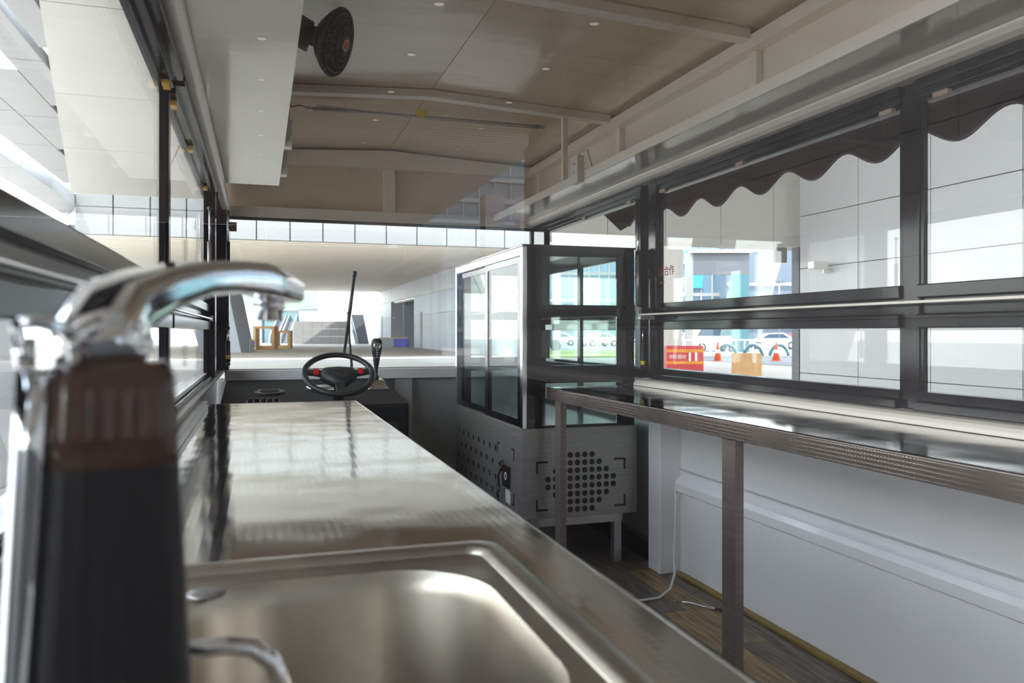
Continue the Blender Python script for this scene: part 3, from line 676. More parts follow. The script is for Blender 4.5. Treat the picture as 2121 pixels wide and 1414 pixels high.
MB().rings([[(-0.004 + a * math.cos(t) , b_ * math.sin(t) - zz * 0.03, 0.185 + zz) for t in [2*PI*k/24 for k in range(24)]] for a, b_, zz in ((0.021, 0.020, 0), (0.028, 0.026, 0.025), (0.033, 0.030, 0.055), (0.034, 0.030, 0.080), (0.028, 0.024, 0.098), (0.014, 0.010, 0.106))], True).build('knob', M['rubber'], gs)
MB().rings([[(-0.004 + a * math.cos(t), -0.0325 - 0.004 * (1 - (a * math.cos(t) / 0.03) ** 2) + dy, 0.250 + a * 0.9 * math.sin(t)) for t in [2*PI*k/24 for k in range(24)]] for a, dy in ((0.022, 0.006), (0.022, 0.0), (0.015, -0.001), (0.014, 0.002))], True).build('chrome_badge', M['chrome'], gs)
for k in range(4):
    B('shift_mark', M['gray_mark'], gs, -0.011, 0.003, -0.0335 + 0.003 * k, -0.031 + 0.003 * k, 0.222 - 0.014 * k, 0.229 - 0.014 * k)

# ------------------------------------------------------------------ steering wheel
tilt = math.radians(33)
swh = thing('steering_wheel', 'black steering wheel with red clips on its spokes', 'steering wheel', (0.405, 4.34, z(-0.222)))
swh.rotation_euler = (tilt, 0, 0)
R0 = 0.178
ring = MB(); RS = []
for k in range(64):
    a = 2 * PI * k / 64; cx, cy = R0 * math.cos(a), R0 * math.sin(a); rr_ = 0.0155 + (0.0015 if abs(math.sin(a)) < 0.45 else 0)
    RS.append([(cx + rr_ * math.cos(b_) * math.cos(a), cy + rr_ * math.cos(b_) * math.sin(a), rr_ * 0.95 * math.sin(b_)) for b_ in [2*PI*j/12 for j in range(12)]])
RS.append(RS[0]); ring.rings(RS, False).build('rim', M['rubber'], swh)
hub = [(-0.098, 0.030), (-0.075, 0.055), (0, 0.064), (0.075, 0.055), (0.098, 0.030), (0.096, -0.012), (0.045, -0.062), (0.022, -0.080), (-0.022, -0.080), (-0.045, -0.062), (-0.096, -0.012)]
MB().rings([[(x, y, -0.035) for x, y in hub], [(x, y, -0.004) for x, y in hub], [(x * 0.9, y * 0.9, 0.008) for x, y in hub], [(x * 0.5, y * 0.5, 0.013) for x, y in hub]], True, True).build('hub_pad', M['rubber'], swh)
MB().rings([[(0.028 * a * math.cos(t), 0.004 + 0.022 * a * math.sin(t), zz) for t in [2*PI*k/28 for k in range(28)]] for a, zz in ((1, 0.008), (1.0, 0.0155), (0.75, 0.0155), (0.72, 0.012))], True).build('horn_emblem', M['black'], swh)
for sgn in (-1, 1):
    MB().hexa([(sgn*0.092, -0.010, -0.016), (sgn*0.170, 0.004, -0.010), (sgn*0.170, 0.040, -0.010), (sgn*0.092, 0.034, -0.016), (sgn*0.092, -0.010, 0.006), (sgn*0.170, 0.004, 0.006), (sgn*0.170, 0.040, 0.006), (sgn*0.092, 0.034, 0.006)]).build('spoke', M['rubber'], swh, 0.004)
    tag(MB().hexa([(sgn*0.104, -0.010, 0.000), (sgn*0.131, -0.007, 0.000), (sgn*0.131, 0.037, 0.000), (sgn*0.104, 0.035, 0.000), (sgn*0.104, -0.009, 0.010), (sgn*0.131, -0.006, 0.010), (sgn*0.131, 0.036, 0.010), (sgn*0.104, 0.034, 0.010)]).build('clip', M['red'], swh, 0.003), 'red clip')
MB().hexa([(-0.022, -0.168, -0.010), (0.022, -0.168, -0.010), (0.024, -0.070, -0.030), (-0.024, -0.070, -0.030), (-0.022, -0.168, 0.004), (0.022, -0.168, 0.004), (0.024, -0.070, 0.000), (-0.024, -0.070, 0.000)]).build('spoke', M['rubber'], swh, 0.004)
inv = Matrix.Rotation(-tilt, 3, 'X')
end = inv @ Vector((0.0, 0.04, dz(4.38) + 0.001 - z(-0.222)))
MB().tube([(0, 0, -0.03), tuple((end * 0.5) + Vector((0, 0, -0.01))), tuple(end)], [0.022, 0.024, 0.030], 16).build('column', M['black'], swh)

# ------------------------------------------------------------------ wiper outside the windscreen
wp = thing('windscreen_wiper', 'black wiper standing upright against the windscreen', 'wiper', (0.60, YF + 0.03, z(-0.22)))
o0 = Vector((0.60, YF + 0.03, z(-0.22)))
def P(px, h):      # a point in the wiper's plane just outside the glass
    u = (px - 1060.5) / 1650; r = (SN + u * CS) / (CS - u * SN); return Vector((r * (YF + 0.045), YF + 0.045, z(h))) - o0
D_ = 5.0
hh = lambda y: (688 - y) / 1650 * D_
MB().tube([P(735, hh(560)), P(725, hh(638)), P(713, hh(732))], [0.009, 0.012, 0.009], 8).build('blade', M['black'], wp)
MB().tube([P(722, hh(645)), P(724, hh(700)), P(729, hh(766))], [0.010, 0.006, 0.009], 8).build('arm', M['black'], wp)
MB().tube([P(735, hh(558)), P(734, hh(570))], 0.013, 8).build('end_cap', M['black'], wp)

# ------------------------------------------------------------------ fan, tube lamp, sockets, tag
fn = thing('wall_fan', 'dark perforated fan on a brass bracket above the left shelf', 'fan', (0.20, 2.86, z(1.03)))
fq = Vector((0.80, -0.42, -0.30)).normalized()
qf = fq.to_track_quat('Z', 'Y')
def F3(x, y, zz): return tuple(qf @ Vector((x, y, zz)))
cen = Vector(F3(0, 0, 0.075))
MB().rings([[F3(r * math.cos(t), r * math.sin(t), zz) for t in [2*PI*k/28 for k in range(28)]] for r, zz in ((0.045, 0.0), (0.075, 0.020), (0.108, 0.052), (0.116, 0.066), (0.112, 0.067), (0.070, 0.030))], True).build('rear_housing', M['fan'], fn)
MB().rings([[F3(0.034 * math.cos(t), 0.034 * math.sin(t), zz) for t in [2*PI*k/20 for k in range(20)]] for zz in (-0.075, -0.06, 0.0)], True).build('motor_housing', M['fan'], fn)
g = MB()
for k in range(36):
    t = 2 * PI * k / 36; g.tube([F3(r * math.cos(t + 0.5 * (r / 0.116)), r * math.sin(t + 0.5 * (r / 0.116)), 0.070 + 0.030 * (1 - (r / 0.116) ** 2)) for r in (0.030, 0.055, 0.08, 0.10, 0.116)], 0.0026, 4)
for r in (0.055, 0.08, 0.100, 0.116):
    g.tube([F3(r * math.cos(2*PI*k/32), r * math.sin(2*PI*k/32), 0.070 + 0.030 * (1 - (r / 0.116) ** 2)) for k in range(33)], 0.004, 5)
tag(g.build('front_guard', M['fan'], fn), None, None, None, None)
MB().rings([[F3(0.036 * a * math.cos(t), 0.036 * a * math.sin(t), zz) for t in [2*PI*k/24 for k in range(24)]] for a, zz in ((1, 0.094), (1, 0.1), (0.6, 0.103))], True).build('guard_boss', M['fan'], fn)
MB().rings([[F3(0.020 * a * math.cos(t), 0.020 * a * math.sin(t), zz) for t in [2*PI*k/24 for k in range(24)]] for a, zz in ((1, 0.101), (1, 0.1045), (0.8, 0.105))], True).build('badge_ring', M['pale'], fn)
MB().rings([[F3(0.016 * a * math.cos(t), 0.016 * a * math.sin(t), zz) for t in [2*PI*k/24 for k in range(24)]] for a, zz in ((1, 0.104), (1, 0.1065), (0.6, 0.107))], True).build('badge', M['orange'], fn)
for k in range(4):
    t = PI / 2 * k
    MB().hexa([F3(*p) for p in [(0.01*math.cos(t)-0.012*math.sin(t), 0.01*math.sin(t)+0.012*math.cos(t), 0.045), (0.09*math.cos(t)-0.04*math.sin(t), 0.09*math.sin(t)+0.04*math.cos(t), 0.042), (0.09*math.cos(t)+0.04*math.sin(t), 0.09*math.sin(t)-0.04*math.cos(t), 0.060), (0.01*math.cos(t)+0.012*math.sin(t), 0.01*math.sin(t)-0.012*math.cos(t), 0.052),
        (0.01*math.cos(t)-0.012*math.sin(t), 0.01*math.sin(t)+0.012*math.cos(t), 0.047), (0.09*math.cos(t)-0.04*math.sin(t), 0.09*math.sin(t)+0.04*math.cos(t), 0.044), (0.09*math.cos(t)+0.04*math.sin(t), 0.09*math.sin(t)-0.04*math.cos(t), 0.062), (0.01*math.cos(t)+0.012*math.sin(t), 0.01*math.sin(t)-0.012*math.cos(t), 0.054)]]).build('blade', M['fan_red'], fn)
MB().hexa([(-0.150, -0.01, 0.010), (-0.040, -0.01, -0.040), (-0.040, 0.05, -0.040), (-0.150, 0.05, 0.010), (-0.140, -0.01, 0.115), (-0.015, -0.01, 0.050), (-0.015, 0.05, 0.050), (-0.140, 0.05, 0.115)]).build('hood', M['fan'], fn, 0.006)
MB().hexa([(-0.165, 0.0, -0.19), (-0.132, 0.0, -0.20), (-0.132, 0.012, -0.20), (-0.165, 0.012, -0.19), (-0.108, 0.0, -0.03), (-0.078, 0.0, -0.045), (-0.078, 0.012, -0.045), (-0.108, 0.012, -0.03)]).build('bracket', M['brass'], fn, 0.003)
MB().lathe([(0.016, 0), (0.016, 0.014), (0.010, 0.016)], (-0.146, 0.0, -0.178), 20, (0, -1, 0)).build('pivot_nut', M['brass'], fn)
B('bracket_foot', M['brass'], fn, -0.180, -0.13, -0.01, 0.03, -0.2675, -0.18, 0.002)

tl = thing('tube_lamp', 'thin unlit tube lamp hung across the ceiling', 'lamp', (0.85, 4.06, z(1.108)))
MB().tube([(-0.61, 0, 0), (0.62, 0, 0)], 0.0085, 12).build('tube', M['tube_lamp'], tl)
B('batten', M['cream'], tl, -0.58, 0.60, -0.012, 0.012, 0.009, 0.020, 0.001)
for x in (-0.61, 0.60):
    B('end_cap', M['silver'], tl, x - 0.012, x + 0.012, -0.011, 0.011, -0.011, 0.0089, 0.002)
MB().tube([(-0.70, 0, 0.0), (-0.66, 0.0, 0.012), (-0.62, 0, 0.0)], 0.003, 6).build('wire', M['red'], tl)
B('connector', M['gray_panel'], tl, -0.76, -0.70, -0.012, 0.012, -0.010, 0.012, 0.002)
for x in (-0.45, 0.45):
    B('hanger', M['cream'], tl, x, x + 0.01, -0.005, 0.005, 0.0202, 0.040)
yt = tag(MB().prism([(-0.030, 0.012), (0.0, 0.022), (0.034, 0.010), (0.022, -0.016), (-0.002, -0.034), (-0.022, -0.012)], -0.001, 0.001, 'y').build('ceiling_tag', M['yellow'], None, 0, 2, (0.79, 4.045, z(1.128))), 'small yellow paper tag stuck to the ceiling by the tube lamp', 'tag')

so1 = thing('socket_box', 'white power socket box on the right overhead shelf edge', 'socket', (1.493, 3.60, z(0.735)))
B('case', M['white_plastic'], so1, -0.036, -0.0005, -0.045, 0.045, -0.01, 0.120, 0.004)
for y, zz in ((-0.012, 0.075), (0.012, 0.080), (0.0, 0.035)):
    B('slot', M['black'], so1, -0.0366, -0.0362, y - 0.003, y + 0.003, zz, zz + 0.010)
B('switch', M['white_paint'], so1, -0.028, -0.010, -0.0475, -0.0455, 0.075, 0.105, 0.001)
MB().tube([(-0.01, 0.03, 0.121), (0.0, 0.0, 0.145), (0.01, -0.06, 0.140), (0.012, -0.11, 0.052)], 0.004, 8).build('lead', M['gray_mark'], so1)
for (y, lab) in ((3.35, 'nearer white socket on the edge of the left overhead shelf'), (3.95, 'farther white socket on the edge of the left overhead shelf')):
    t = thing('shelf_socket', lab, 'socket', (0.0965, y, z(0.745)), 'sockets on the left shelf')
    B('case', M['white_plastic'], t, 0.0, 0.030, -0.03, 0.03, 0.0, 0.11, 0.003)
    B('wire_box', M['white_plastic'], t, 0.002, 0.022, -0.02, 0.02, 0.1105, 0.16, 0.003)
    B('slot', M['black'], t, 0.014, 0.016, -0.0306, -0.0302, 0.03, 0.038)

# cable and small wrench on the floor
cb = tag(MB().tube([(1.835, 3.29, z(-0.735)), (1.825, 3.26, z(-0.76)), (1.80, 3.22, z(-0.86)), (1.775, 3.19, z(-0.98)), (1.74, 3.12, z(-1.06)), (1.68, 3.05, z(-1.10)), (1.60, 3.0, z(-1.1145)), (1.45, 2.99, z(-1.1145)), (1.30, 3.00, z(-1.1145)), (1.05, 3.1, z(-1.1145)), (0.7, 3.4, z(-1.1145))], 0.0055, 10).build('power_cable', M['cable']), 'white cable drooping from the wall ledge onto the floor', 'cable')
wrn = thing('metal_strip', 'small dark bent metal strip lying on the floor by the table leg', 'tool', (1.70, 2.84, 0.001))
MB().tube([(-0.05, 0.10, 0.004), (-0.02, 0.06, 0.010), (0.02, 0.01, 0.006), (0.05, -0.03, 0.004)], [0.006, 0.004, 0.004, 0.008], 8).build('shaft', M['bright_steel'], wrn)
MB().tube([(0.05, -0.03, 0.006), (0.085, -0.06, 0.006)], 0.006, 8).build('handle', M['black'], wrn)

# reflection of a red sign, drawn as text on the right corner post glass
lg = thing('reflected_lettering', 'dark red letters of a reflected sign, drawn on the glass by the right post', 'lettering', (1.795, 3.34, z(0.28)))
text('(中外国合作', 0.050, M['crimson'], 'lettering', lg, (-0.008, 0.0, 0.0), (PI/2, 0, -PI/2), 0.0004)
text('CHINA - HEBEI', 0.018, M['crimson'], 'lettering_line', lg, (-0.008, 0.02, -0.050), (PI/2, 0, -PI/2), 0.0004)

# ------------------------------------------------------------------ awning outside on the right
aw = thing('awning', 'maroon fabric awning with a scalloped hem outside the right windows', 'awning', (0, 0, 0))
MB().hexa([(1.93, 0.2, z(1.00)), (2.32, 0.2, z(0.90)), (2.32, 4.72, z(0.90)), (1.93, 4.72, z(1.00)), (1.93, 0.2, z(1.005)), (2.32, 0.2, z(0.905)), (2.32, 4.72, z(0.905)), (1.93, 4.72, z(1.005))]).build('sloping_cover', M['awning'], aw)
per = 0.378; ph = 2.53
def low(y): return 0.703 - 0.036 * math.cos(2 * PI * (y - ph) / per)
ys = [0.2 + 4.52 * k / 180 for k in range(181)]
mbv = MB(); hem = MB()
vt = [(2.30, y, z(0.90)) for y in ys]; vb = [(2.30, y, z(low(y))) for y in ys]; n = len(ys)
vt2 = [(2.306, y, z(0.90)) for y in ys]; vb2 = [(2.306, y, z(low(y))) for y in ys]
mbv.add(vt + vb + vt2 + vb2, [(i, i+1, n+i+1, n+i) for i in range(n-1)] + [(2*n+i, 3*n+i, 3*n+i+1, 2*n+i+1) for i in range(n-1)] + [(n+i, n+i+1, 3*n+i+1, 3*n+i) for i in range(n-1)])
mbv.build('valance', M['awning'], aw)
hem.tube([(2.303, y, z(low(y)) - 0.002) for y in ys], 0.0055, 6).build('hem', M['awning_hem'], aw)
MB().add([(1.93, 4.722, z(1.0)), (2.31, 4.722, z(0.9)), (2.31, 4.722, z(0.70)), (2.24, 4.722, z(0.66)), (2.12, 4.722, z(0.76)), (1.93, 4.722, z(0.84)),
          (1.93, 4.728, z(1.0)), (2.31, 4.728, z(0.9)), (2.31, 4.728, z(0.70)), (2.24, 4.728, z(0.66)), (2.12, 4.728, z(0.76)), (1.93, 4.728, z(0.84))],
         [(0,1,2,3,4,5), (11,10,9,8,7,6)] + [(i, (i+1) % 6, 6 + (i+1) % 6, 6 + i) for i in range(6)]).build('end_flap', M['awning'], aw)

# ------------------------------------------------------------------ truck outside skin (keeps daylight out of the shell)
# ------------------------------------------------------------------ plaza
HC = 6.4
gr = struct('ground', 'pale stone plaza around the truck', 'ground')
MB().box(-90, 90, -90, 160, GZ - 0.3, GZ - 0.012).build('plaza_surface', M['plaza'], gr)
pv0 = MB().box(0, 1.19, 0, 0.59, -0.0118, 0.0).build('paver', M['paver'], gr, 0.003, 1)
first = True
for i in range(5):
    for j in range(26):
        o = pv0 if first else pv0.copy()
        if not first: COL.objects.link(o); o.parent = gr
        first = False
        o.location = (-7.0 + i * 1.2 + (0.6 if j % 2 else 0), 1.5 + j * 0.6, GZ + 0.0001)
road = tag(B('road', M['road'], None, 22, 90, 20, 140, GZ - 0.011, GZ + 0.004), 'grey street beyond the plaza on the right', 'road', None, 'structure')

# right hand white wall with its panels
XW = 8.2
ow = struct('outer_wall', 'white panelled building wall outside the right windows', 'wall')
B('backing', M['joint'], ow, XW + 0.05, XW + 0.6, -24, 10.70, GZ, z(HC))
dY, dH = 1.296, 0.826
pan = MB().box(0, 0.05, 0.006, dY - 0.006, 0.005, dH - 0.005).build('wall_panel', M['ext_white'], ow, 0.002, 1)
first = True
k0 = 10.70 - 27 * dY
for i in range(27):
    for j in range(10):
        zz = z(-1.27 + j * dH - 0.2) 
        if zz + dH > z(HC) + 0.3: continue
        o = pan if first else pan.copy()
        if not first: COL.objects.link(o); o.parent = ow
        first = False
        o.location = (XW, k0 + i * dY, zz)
# the wall's far end face and the dark strip beside it
tag(B('wall_end_strip', M['dark_stone'], None, XW + 0.0, XW + 0.62, 10.72, 10.90, GZ, z(1.36)), 'dark upright strip at the end of the white wall', 'pillar', None, 'structure')
# lintel over the opening to the street
lin = struct('street_lintel', 'white panelled beam above the opening to the street', 'beam')
for k in range(5):
    B('lintel_panel', M['canopy'], lin, 4.0 + k * 0.97, 4.0 + (k + 1) * 0.97 - 0.01, 10.92, 11.5, z(1.39), z(2.80), 0.003)
    B('lintel_panel', M['canopy'], lin, 4.0 + k * 0.97, 4.0 + (k + 1) * 0.97 - 0.01, 10.92, 11.5, z(2.81), z(HC - 0.02), 0.003)
cm = thing('security_camera', 'small white camera on the white wall beside the opening', 'camera', (XW - 0.002, 10.0, z(0.95)))
B('housing', M['white_plastic'], cm, -0.34, -0.08, -0.07, 0.07, 0.0, 0.11, 0.01)
B('bracket', M['white_plastic'], cm, -0.12, 0.0, -0.02, 0.02, -0.06, 0.0)
sg = tag(B('wall_plate', M['ext_grey'], None, 7.86, 8.08, 10.86, 10.915, z(1.12), z(1.36), 0.004), 'small grey plate hung under the white beam corner', 'plate')

# canopy over everything
cp = struct('canopy_ceiling', 'smooth white canopy ceiling high over the plaza', 'ceiling')
def cl(y): return -14.0 if y < -5 else -4.05 if y < 17.4 else -4.05 - (y - 17.4) * 0.178  # widened behind the truck to keep sun off the mirrored ground
ybk = [-50, -40, -28, -16, -5, 6, 17.4, 24, 31, 41]  # stops short of the fascia, a gap added to let sky light in
for k in range(len(ybk) - 1):
    a, b_ = ybk[k] + 0.02, ybk[k + 1] - 0.02
    l0, l1 = cl(a), cl(b_)
    if b_ < 0: l1 = l0
    m0, m1 = l0 + 3.6, l1 + 3.6
    right = 9.3 if b_ < -16 else XW + 0.6 if b_ < 10.9 else 26.0
    MB().prism([(l0, a), (m0 - 0.015, a), (m1 - 0.015, b_), (l1, b_)], z(HC), z(HC) + 0.15).build('canopy_panel', M['canopy'], cp)
    MB().prism([(m0 + 0.015, a), (right, a), (right, b_), (m1 + 0.015, b_)], z(HC), z(HC) + 0.15).build('canopy_panel', M['canopy'], cp)
MB().prism([(-14, -50), (9.3, -50), (9.3, 10.9), (26, 10.9), (26, 41), (cl(41), 41), (-4.05, 17.4), (-4.05, -5), (-14, -5)], z(HC) + 0.151, z(HC) + 0.7).build('canopy_slab', M['joint'], cp)

cs_ = tag(empty('canopy_slats'), 'narrow pale slats lining the canopy behind the truck', 'ceiling', None, 'structure')
mb = MB()
for k in range(120):
    mb.box(-13.9, 8.15, -49.5 + k * 0.36, -49.5 + k * 0.36 + 0.26, z(HC) - 0.03, z(HC) - 0.001)
tag(mb.build('slats', M['slat'], cs_), None, None, None, 'stuff')

# canopy downlights
dl = thing('downlight', 'small lit round downlight in the canopy ceiling', 'downlight', (0, -10, z(HC) - 0.0305), 'downlights of the canopy')
MB().lathe([(0.10, 0), (0.15, -0.012), (0.15, -0.02), (0.10, -0.02), (0.10, 0)], (0, 0, 0), 18, cap=False).build('ring', M['lamp_ring'], dl)
MB().lathe([(0.099, -0.004), (0.099, -0.012), (0.001, -0.012)], (0, 0, 0), 18).build('lens', M['lamp_dark'], dl)
first = True
for i in range(3):
    for j in range(12):
        o = dl if first else copy_tree(dl)
        first = False
        o.location = (0.05 + i * 3.27, -9.0 - j * 2.95, z(HC) - 0.0305)

# left louvre beams beyond the canopy edge
def louvre(x0, x1, y0, y1, top, label, h=HC):
    t = thing('louvre_beam', label, 'beam', (x0, y0, z(h) + 0.03), 'white louvre beams beyond the canopy edge')
    t['kind'] = 'structure'
    y = y0
    while y < y1 - 0.1:
        e = min(y + 4.6, y1)
        B('beam_panel', M['ext_white'], t, 0, x1 - x0, y - y0 + 0.02, e - y0 - 0.02, 0, top, 0.01)
        y = e
louvre(-4.74, -4.16, 3, 20.4, 0.30, 'short white louvre beam hugging the canopy edge')
louvre(-5.64, -4.9, 3, 25.5, 0.32, 'upper white louvre beam with a dark side below the topmost one')
louvre(-6.75, -5.66, 22.3, 31.5, 0.44, 'second white louvre beam, its square end showing')
louvre(-8.02, -6.77, 8, 38.5, 0.52, 'third white louvre beam with sky showing below it')
louvre(-10.2, -8.9, 31, 50, 0.60, 'lowest white louvre beam, its square end above the skyline')

# leaning piers outside the left windows
def pier(label, foot, top, w, d):
    (fx, fy), (tx, ty) = foot, top
    t = MB().hexa([(fx, fy, GZ), (fx + w, fy, GZ), (fx + w, fy + d, GZ), (fx, fy + d, GZ), (tx, ty, z(HC) - 0.01), (tx + w * 1.6, ty, z(HC) - 0.01), (tx + w * 1.6, ty + d, z(HC) - 0.01), (tx, ty + d, z(HC) - 0.01)]).build('leaning_pier', M['ext_white'], None, 0.02)
    tag(t, label, 'pier', None, 'structure')
pier('white leaning pier nearest the left window', (-3.3, 8.6), (-6.6, 8.9), 1.0, 0.5)
pier('slim white leaning pier behind the nearest one', (-3.0, 10.9), (-4.6, 11.0), 0.42, 0.5)

# ------------------------------------------------------------------ building ahead
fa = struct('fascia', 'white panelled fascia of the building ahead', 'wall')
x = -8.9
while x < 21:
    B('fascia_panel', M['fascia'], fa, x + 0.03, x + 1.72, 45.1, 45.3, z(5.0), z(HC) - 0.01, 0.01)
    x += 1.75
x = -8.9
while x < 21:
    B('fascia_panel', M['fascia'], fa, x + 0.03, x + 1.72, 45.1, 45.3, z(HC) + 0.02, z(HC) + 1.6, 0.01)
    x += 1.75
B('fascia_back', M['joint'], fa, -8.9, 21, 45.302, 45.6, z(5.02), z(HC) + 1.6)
sf = struct('slatted_soffit', 'slatted underside of the building ahead', 'ceiling')
MB().prism([(-9.3, 45.6), (24, 45.6), (24, 100), (-25, 100)], z(5.18), z(5.5)).build('soffit_deck', M['joint'], sf)
mb = MB()
for k in range(54):
    mb.box(-9.5 - k * 0.3, 24, 45.62 + k, 45.62 + k + 0.70, z(5.0), z(5.18))
tag(mb.build('slats', M['slat'], sf), None, None, None, 'stuff')
MB().prism([(-8.9, 45.3), (-8.7, 45.3), (-25, 100), (-25.2, 100)], z(5.0), z(6.4)).build('soffit_edge', M['ext_white'], sf)

rw = struct('far_side_wall', 'pale blue panelled wall running away on the right of the plaza', 'wall')
def wall_seg(y0, y1, z0, z1, m=M['ext_blue']):
    return B('wall_panel', m, rw, 14.2, 14.6, y0 + 0.03, y1 - 0.03, z0, z1)
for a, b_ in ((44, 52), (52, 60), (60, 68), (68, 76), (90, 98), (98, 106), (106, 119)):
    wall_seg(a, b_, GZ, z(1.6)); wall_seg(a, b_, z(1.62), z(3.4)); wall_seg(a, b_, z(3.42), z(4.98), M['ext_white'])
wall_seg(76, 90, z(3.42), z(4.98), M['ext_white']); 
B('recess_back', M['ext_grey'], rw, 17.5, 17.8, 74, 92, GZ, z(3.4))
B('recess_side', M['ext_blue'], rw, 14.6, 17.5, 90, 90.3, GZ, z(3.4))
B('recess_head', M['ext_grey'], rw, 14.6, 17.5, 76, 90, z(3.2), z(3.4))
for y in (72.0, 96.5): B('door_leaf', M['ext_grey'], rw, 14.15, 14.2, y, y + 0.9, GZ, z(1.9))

# things in the distance
def stand(name, label, cat, px, D, group=None):
    x, y = far(px, D); return thing(name, label, cat, (x, y, GZ), group, -YAW)
bn = stand('notice_bench', 'low orange and blue bench box in front of the wall recess', 'bench', 816, 80)
B('frame_end', M['wood_orange'], bn, -1.50, -1.35, -0.3, 0.3, 0, 0.95); B('top', M['wood_orange'], bn, -1.35, 1.45, -0.3, 0.3, 0.87, 0.95)
B('pale_panel', M['ext_blue'], bn, -1.349, 0.0, -0.28, 0.28, 0, 0.869); B('blue_panel', M['cobalt'], bn, 0.01, 1.45, -0.28, 0.28, 0, 0.869)

xw0, yw0 = far(660, 100)
bk = stand('low_wall', 'long grey stone wall at the back of the plaza', 'wall', 665, 100)
for k in range(6):
    for j in range(3):
        B('stone_panel', M['ext_grey'], bk, -3.4 + k * 1.17, -3.4 + (k + 1) * 1.17 - 0.02, -0.2, 0.2, j * 0.95, (j + 1) * 0.95 - 0.02)
bk['kind'] = 'structure'
dk = stand('leaning_slab', 'dark grey leaning stone slab at the end of the low wall', 'slab', 742, 101)
MB().hexa([(0.1, 0, 0), (1.3, 0, 0), (1.3, 0.5, 0), (0.1, 0.5, 0), (-0.9, 0, 3.7), (0.55, 0, 3.7), (0.55, 0.5, 3.7), (-0.9, 0.5, 3.7)]).build('slab', M['dark_stone'], dk)
MB().hexa([(-0.4, -0.1, 0), (0.05, -0.1, 0), (0.05, 0.3, 0), (-0.4, 0.3, 0), (-1.0, -0.1, 3.0), (-0.85, -0.1, 3.0), (-0.85, 0.3, 3.0), (-1.0, 0.3, 3.0)]).build('pale_facing', M['ext_blue'], dk)
es = stand('glass_entrance', 'glazed entrance hall at the back left of the plaza', 'building', 560, 108)
B('lintel', M['pale_green'], es, -6.5, 6.4, 0, 0.8, 4.6, 8.0)
B('left_pier', M['ext_blue'], es, -9.5, -1.2, 0.01, 0.8, 0, 4.6)
B('dark_glass', M['teal_glass'], es, 1.2, 3.8, 0.3, 0.5, 0, 4.5)
B('side_glass', M['ext_blue'], es, 3.81, 6.4, 0.2, 0.5, 0, 4.6)
B('hall_back', M['teal_glass'], es, -1.2, 1.2, 0.6, 0.8, 0, 4.6)
for px, lab in ((566, 'left one of two far escalators'), (589, 'right one of two far escalators')):
    e = stand('escalator', lab + ' climbing under the glass entrance', 'escalator', px, 104, 'escalators')
    MB().hexa([(-0.45, 0, 0), (0.45, 0, 0), (0.45, 4, 0), (-0.45, 4, 0), (-0.45, 0.4, 0.1), (0.45, 0.4, 0.1), (0.45, 4, 3.0), (-0.45, 4, 3.0)]).build('steps', M['dark_stone'], e)
    for xx in (-0.6, 0.45):
        MB().hexa([(xx, 0, 0), (xx + 0.15, 0, 0), (xx + 0.15, 4, 0), (xx, 4, 0), (xx, 0, 1.0), (xx + 0.15, 0, 1.0), (xx + 0.15, 4, 3.8), (xx, 4, 3.8)]).build('balustrade', M['silver'], e)
bl = stand('sunlit_building', 'bright white building in the sun behind the low wall', 'building', 705, 135)
for k in range(7):
    B('facade_panel', M['ext_white'], bl, -4.2 + k * 1.25, -4.2 + (k + 1) * 1.25 - 0.06, 0, 2, 0, 13.5)
lw = stand('leaning_wall', 'pale leaning wall at the left edge of the windscreen view', 'wall', 478, 58)
lw['kind'] = 'structure'
MB().hexa([(-2.2, 0, 0), (0.75, 0, 0), (0.75, 3, 0), (-2.2, 3, 0), (-4.2, 0, 6.1), (-0.55, 0, 6.1), (-0.55, 3, 6.1), (-4.2, 3, 6.1)]).build('leaning_face', M['ext_blue'], lw)
# timber frames and crates
def frame(label, px, D, w, h, d):
    t = stand('timber_frame', label, 'frame', px, D, 'orange timber frames on the plaza'); W = 0.26
    B('left_post', M['wood_pale'], t, -w/2, -w/2 + W, -d/2, d/2, 0.0, h, 0.02); B('right_post', M['wood_orange'], t, w/2 - W, w/2, -d/2, d/2, 0.0, h, 0.02)
    B('top_bar', M['wood_orange'], t, -w/2 + W, w/2 - W, -d/2, d/2, h - W * 0.8, h, 0.02); B('bottom_bar', M['wood_orange'], t, -w/2 + W, w/2 - W, -d/2, d/2, 0.0, W, 0.02)
frame('larger orange timber frame standing on the far plaza', 550, 70, 1.9, 2.0, 1.2)
frame('smaller orange timber frame right of the larger one', 588, 74, 1.4, 1.65, 0.8)
cr_ = stand('blue_crate', 'small crate with cobalt blue panel left of the timber frames', 'crate', 519, 68)
B('crate_body', M['wood_orange'], cr_, -0.45, 0.45, 0.0, 0.9, 0, 0.9, 0.02); B('blue_panel', M['cobalt'], cr_, -0.30, 0.34, -0.02, 0.0, 0.12, 0.75)
bn2 = stand('litter_bin', 'dark slim litter bin beside the blue crate', 'bin', 504, 64)
B('bin_body', M['pale_green'], bn2, -0.22, 0.22, -0.2, 0.2, 0.08, 0.85, 0.02); B('bin_top', M['dark_stone'], bn2, -0.27, 0.27, -0.24, 0.24, 0.8505, 1.05, 0.02); B('bin_foot', M['dark_stone'], bn2, -0.27, 0.27, -0.24, 0.24, 0, 0.0795, 0.02)

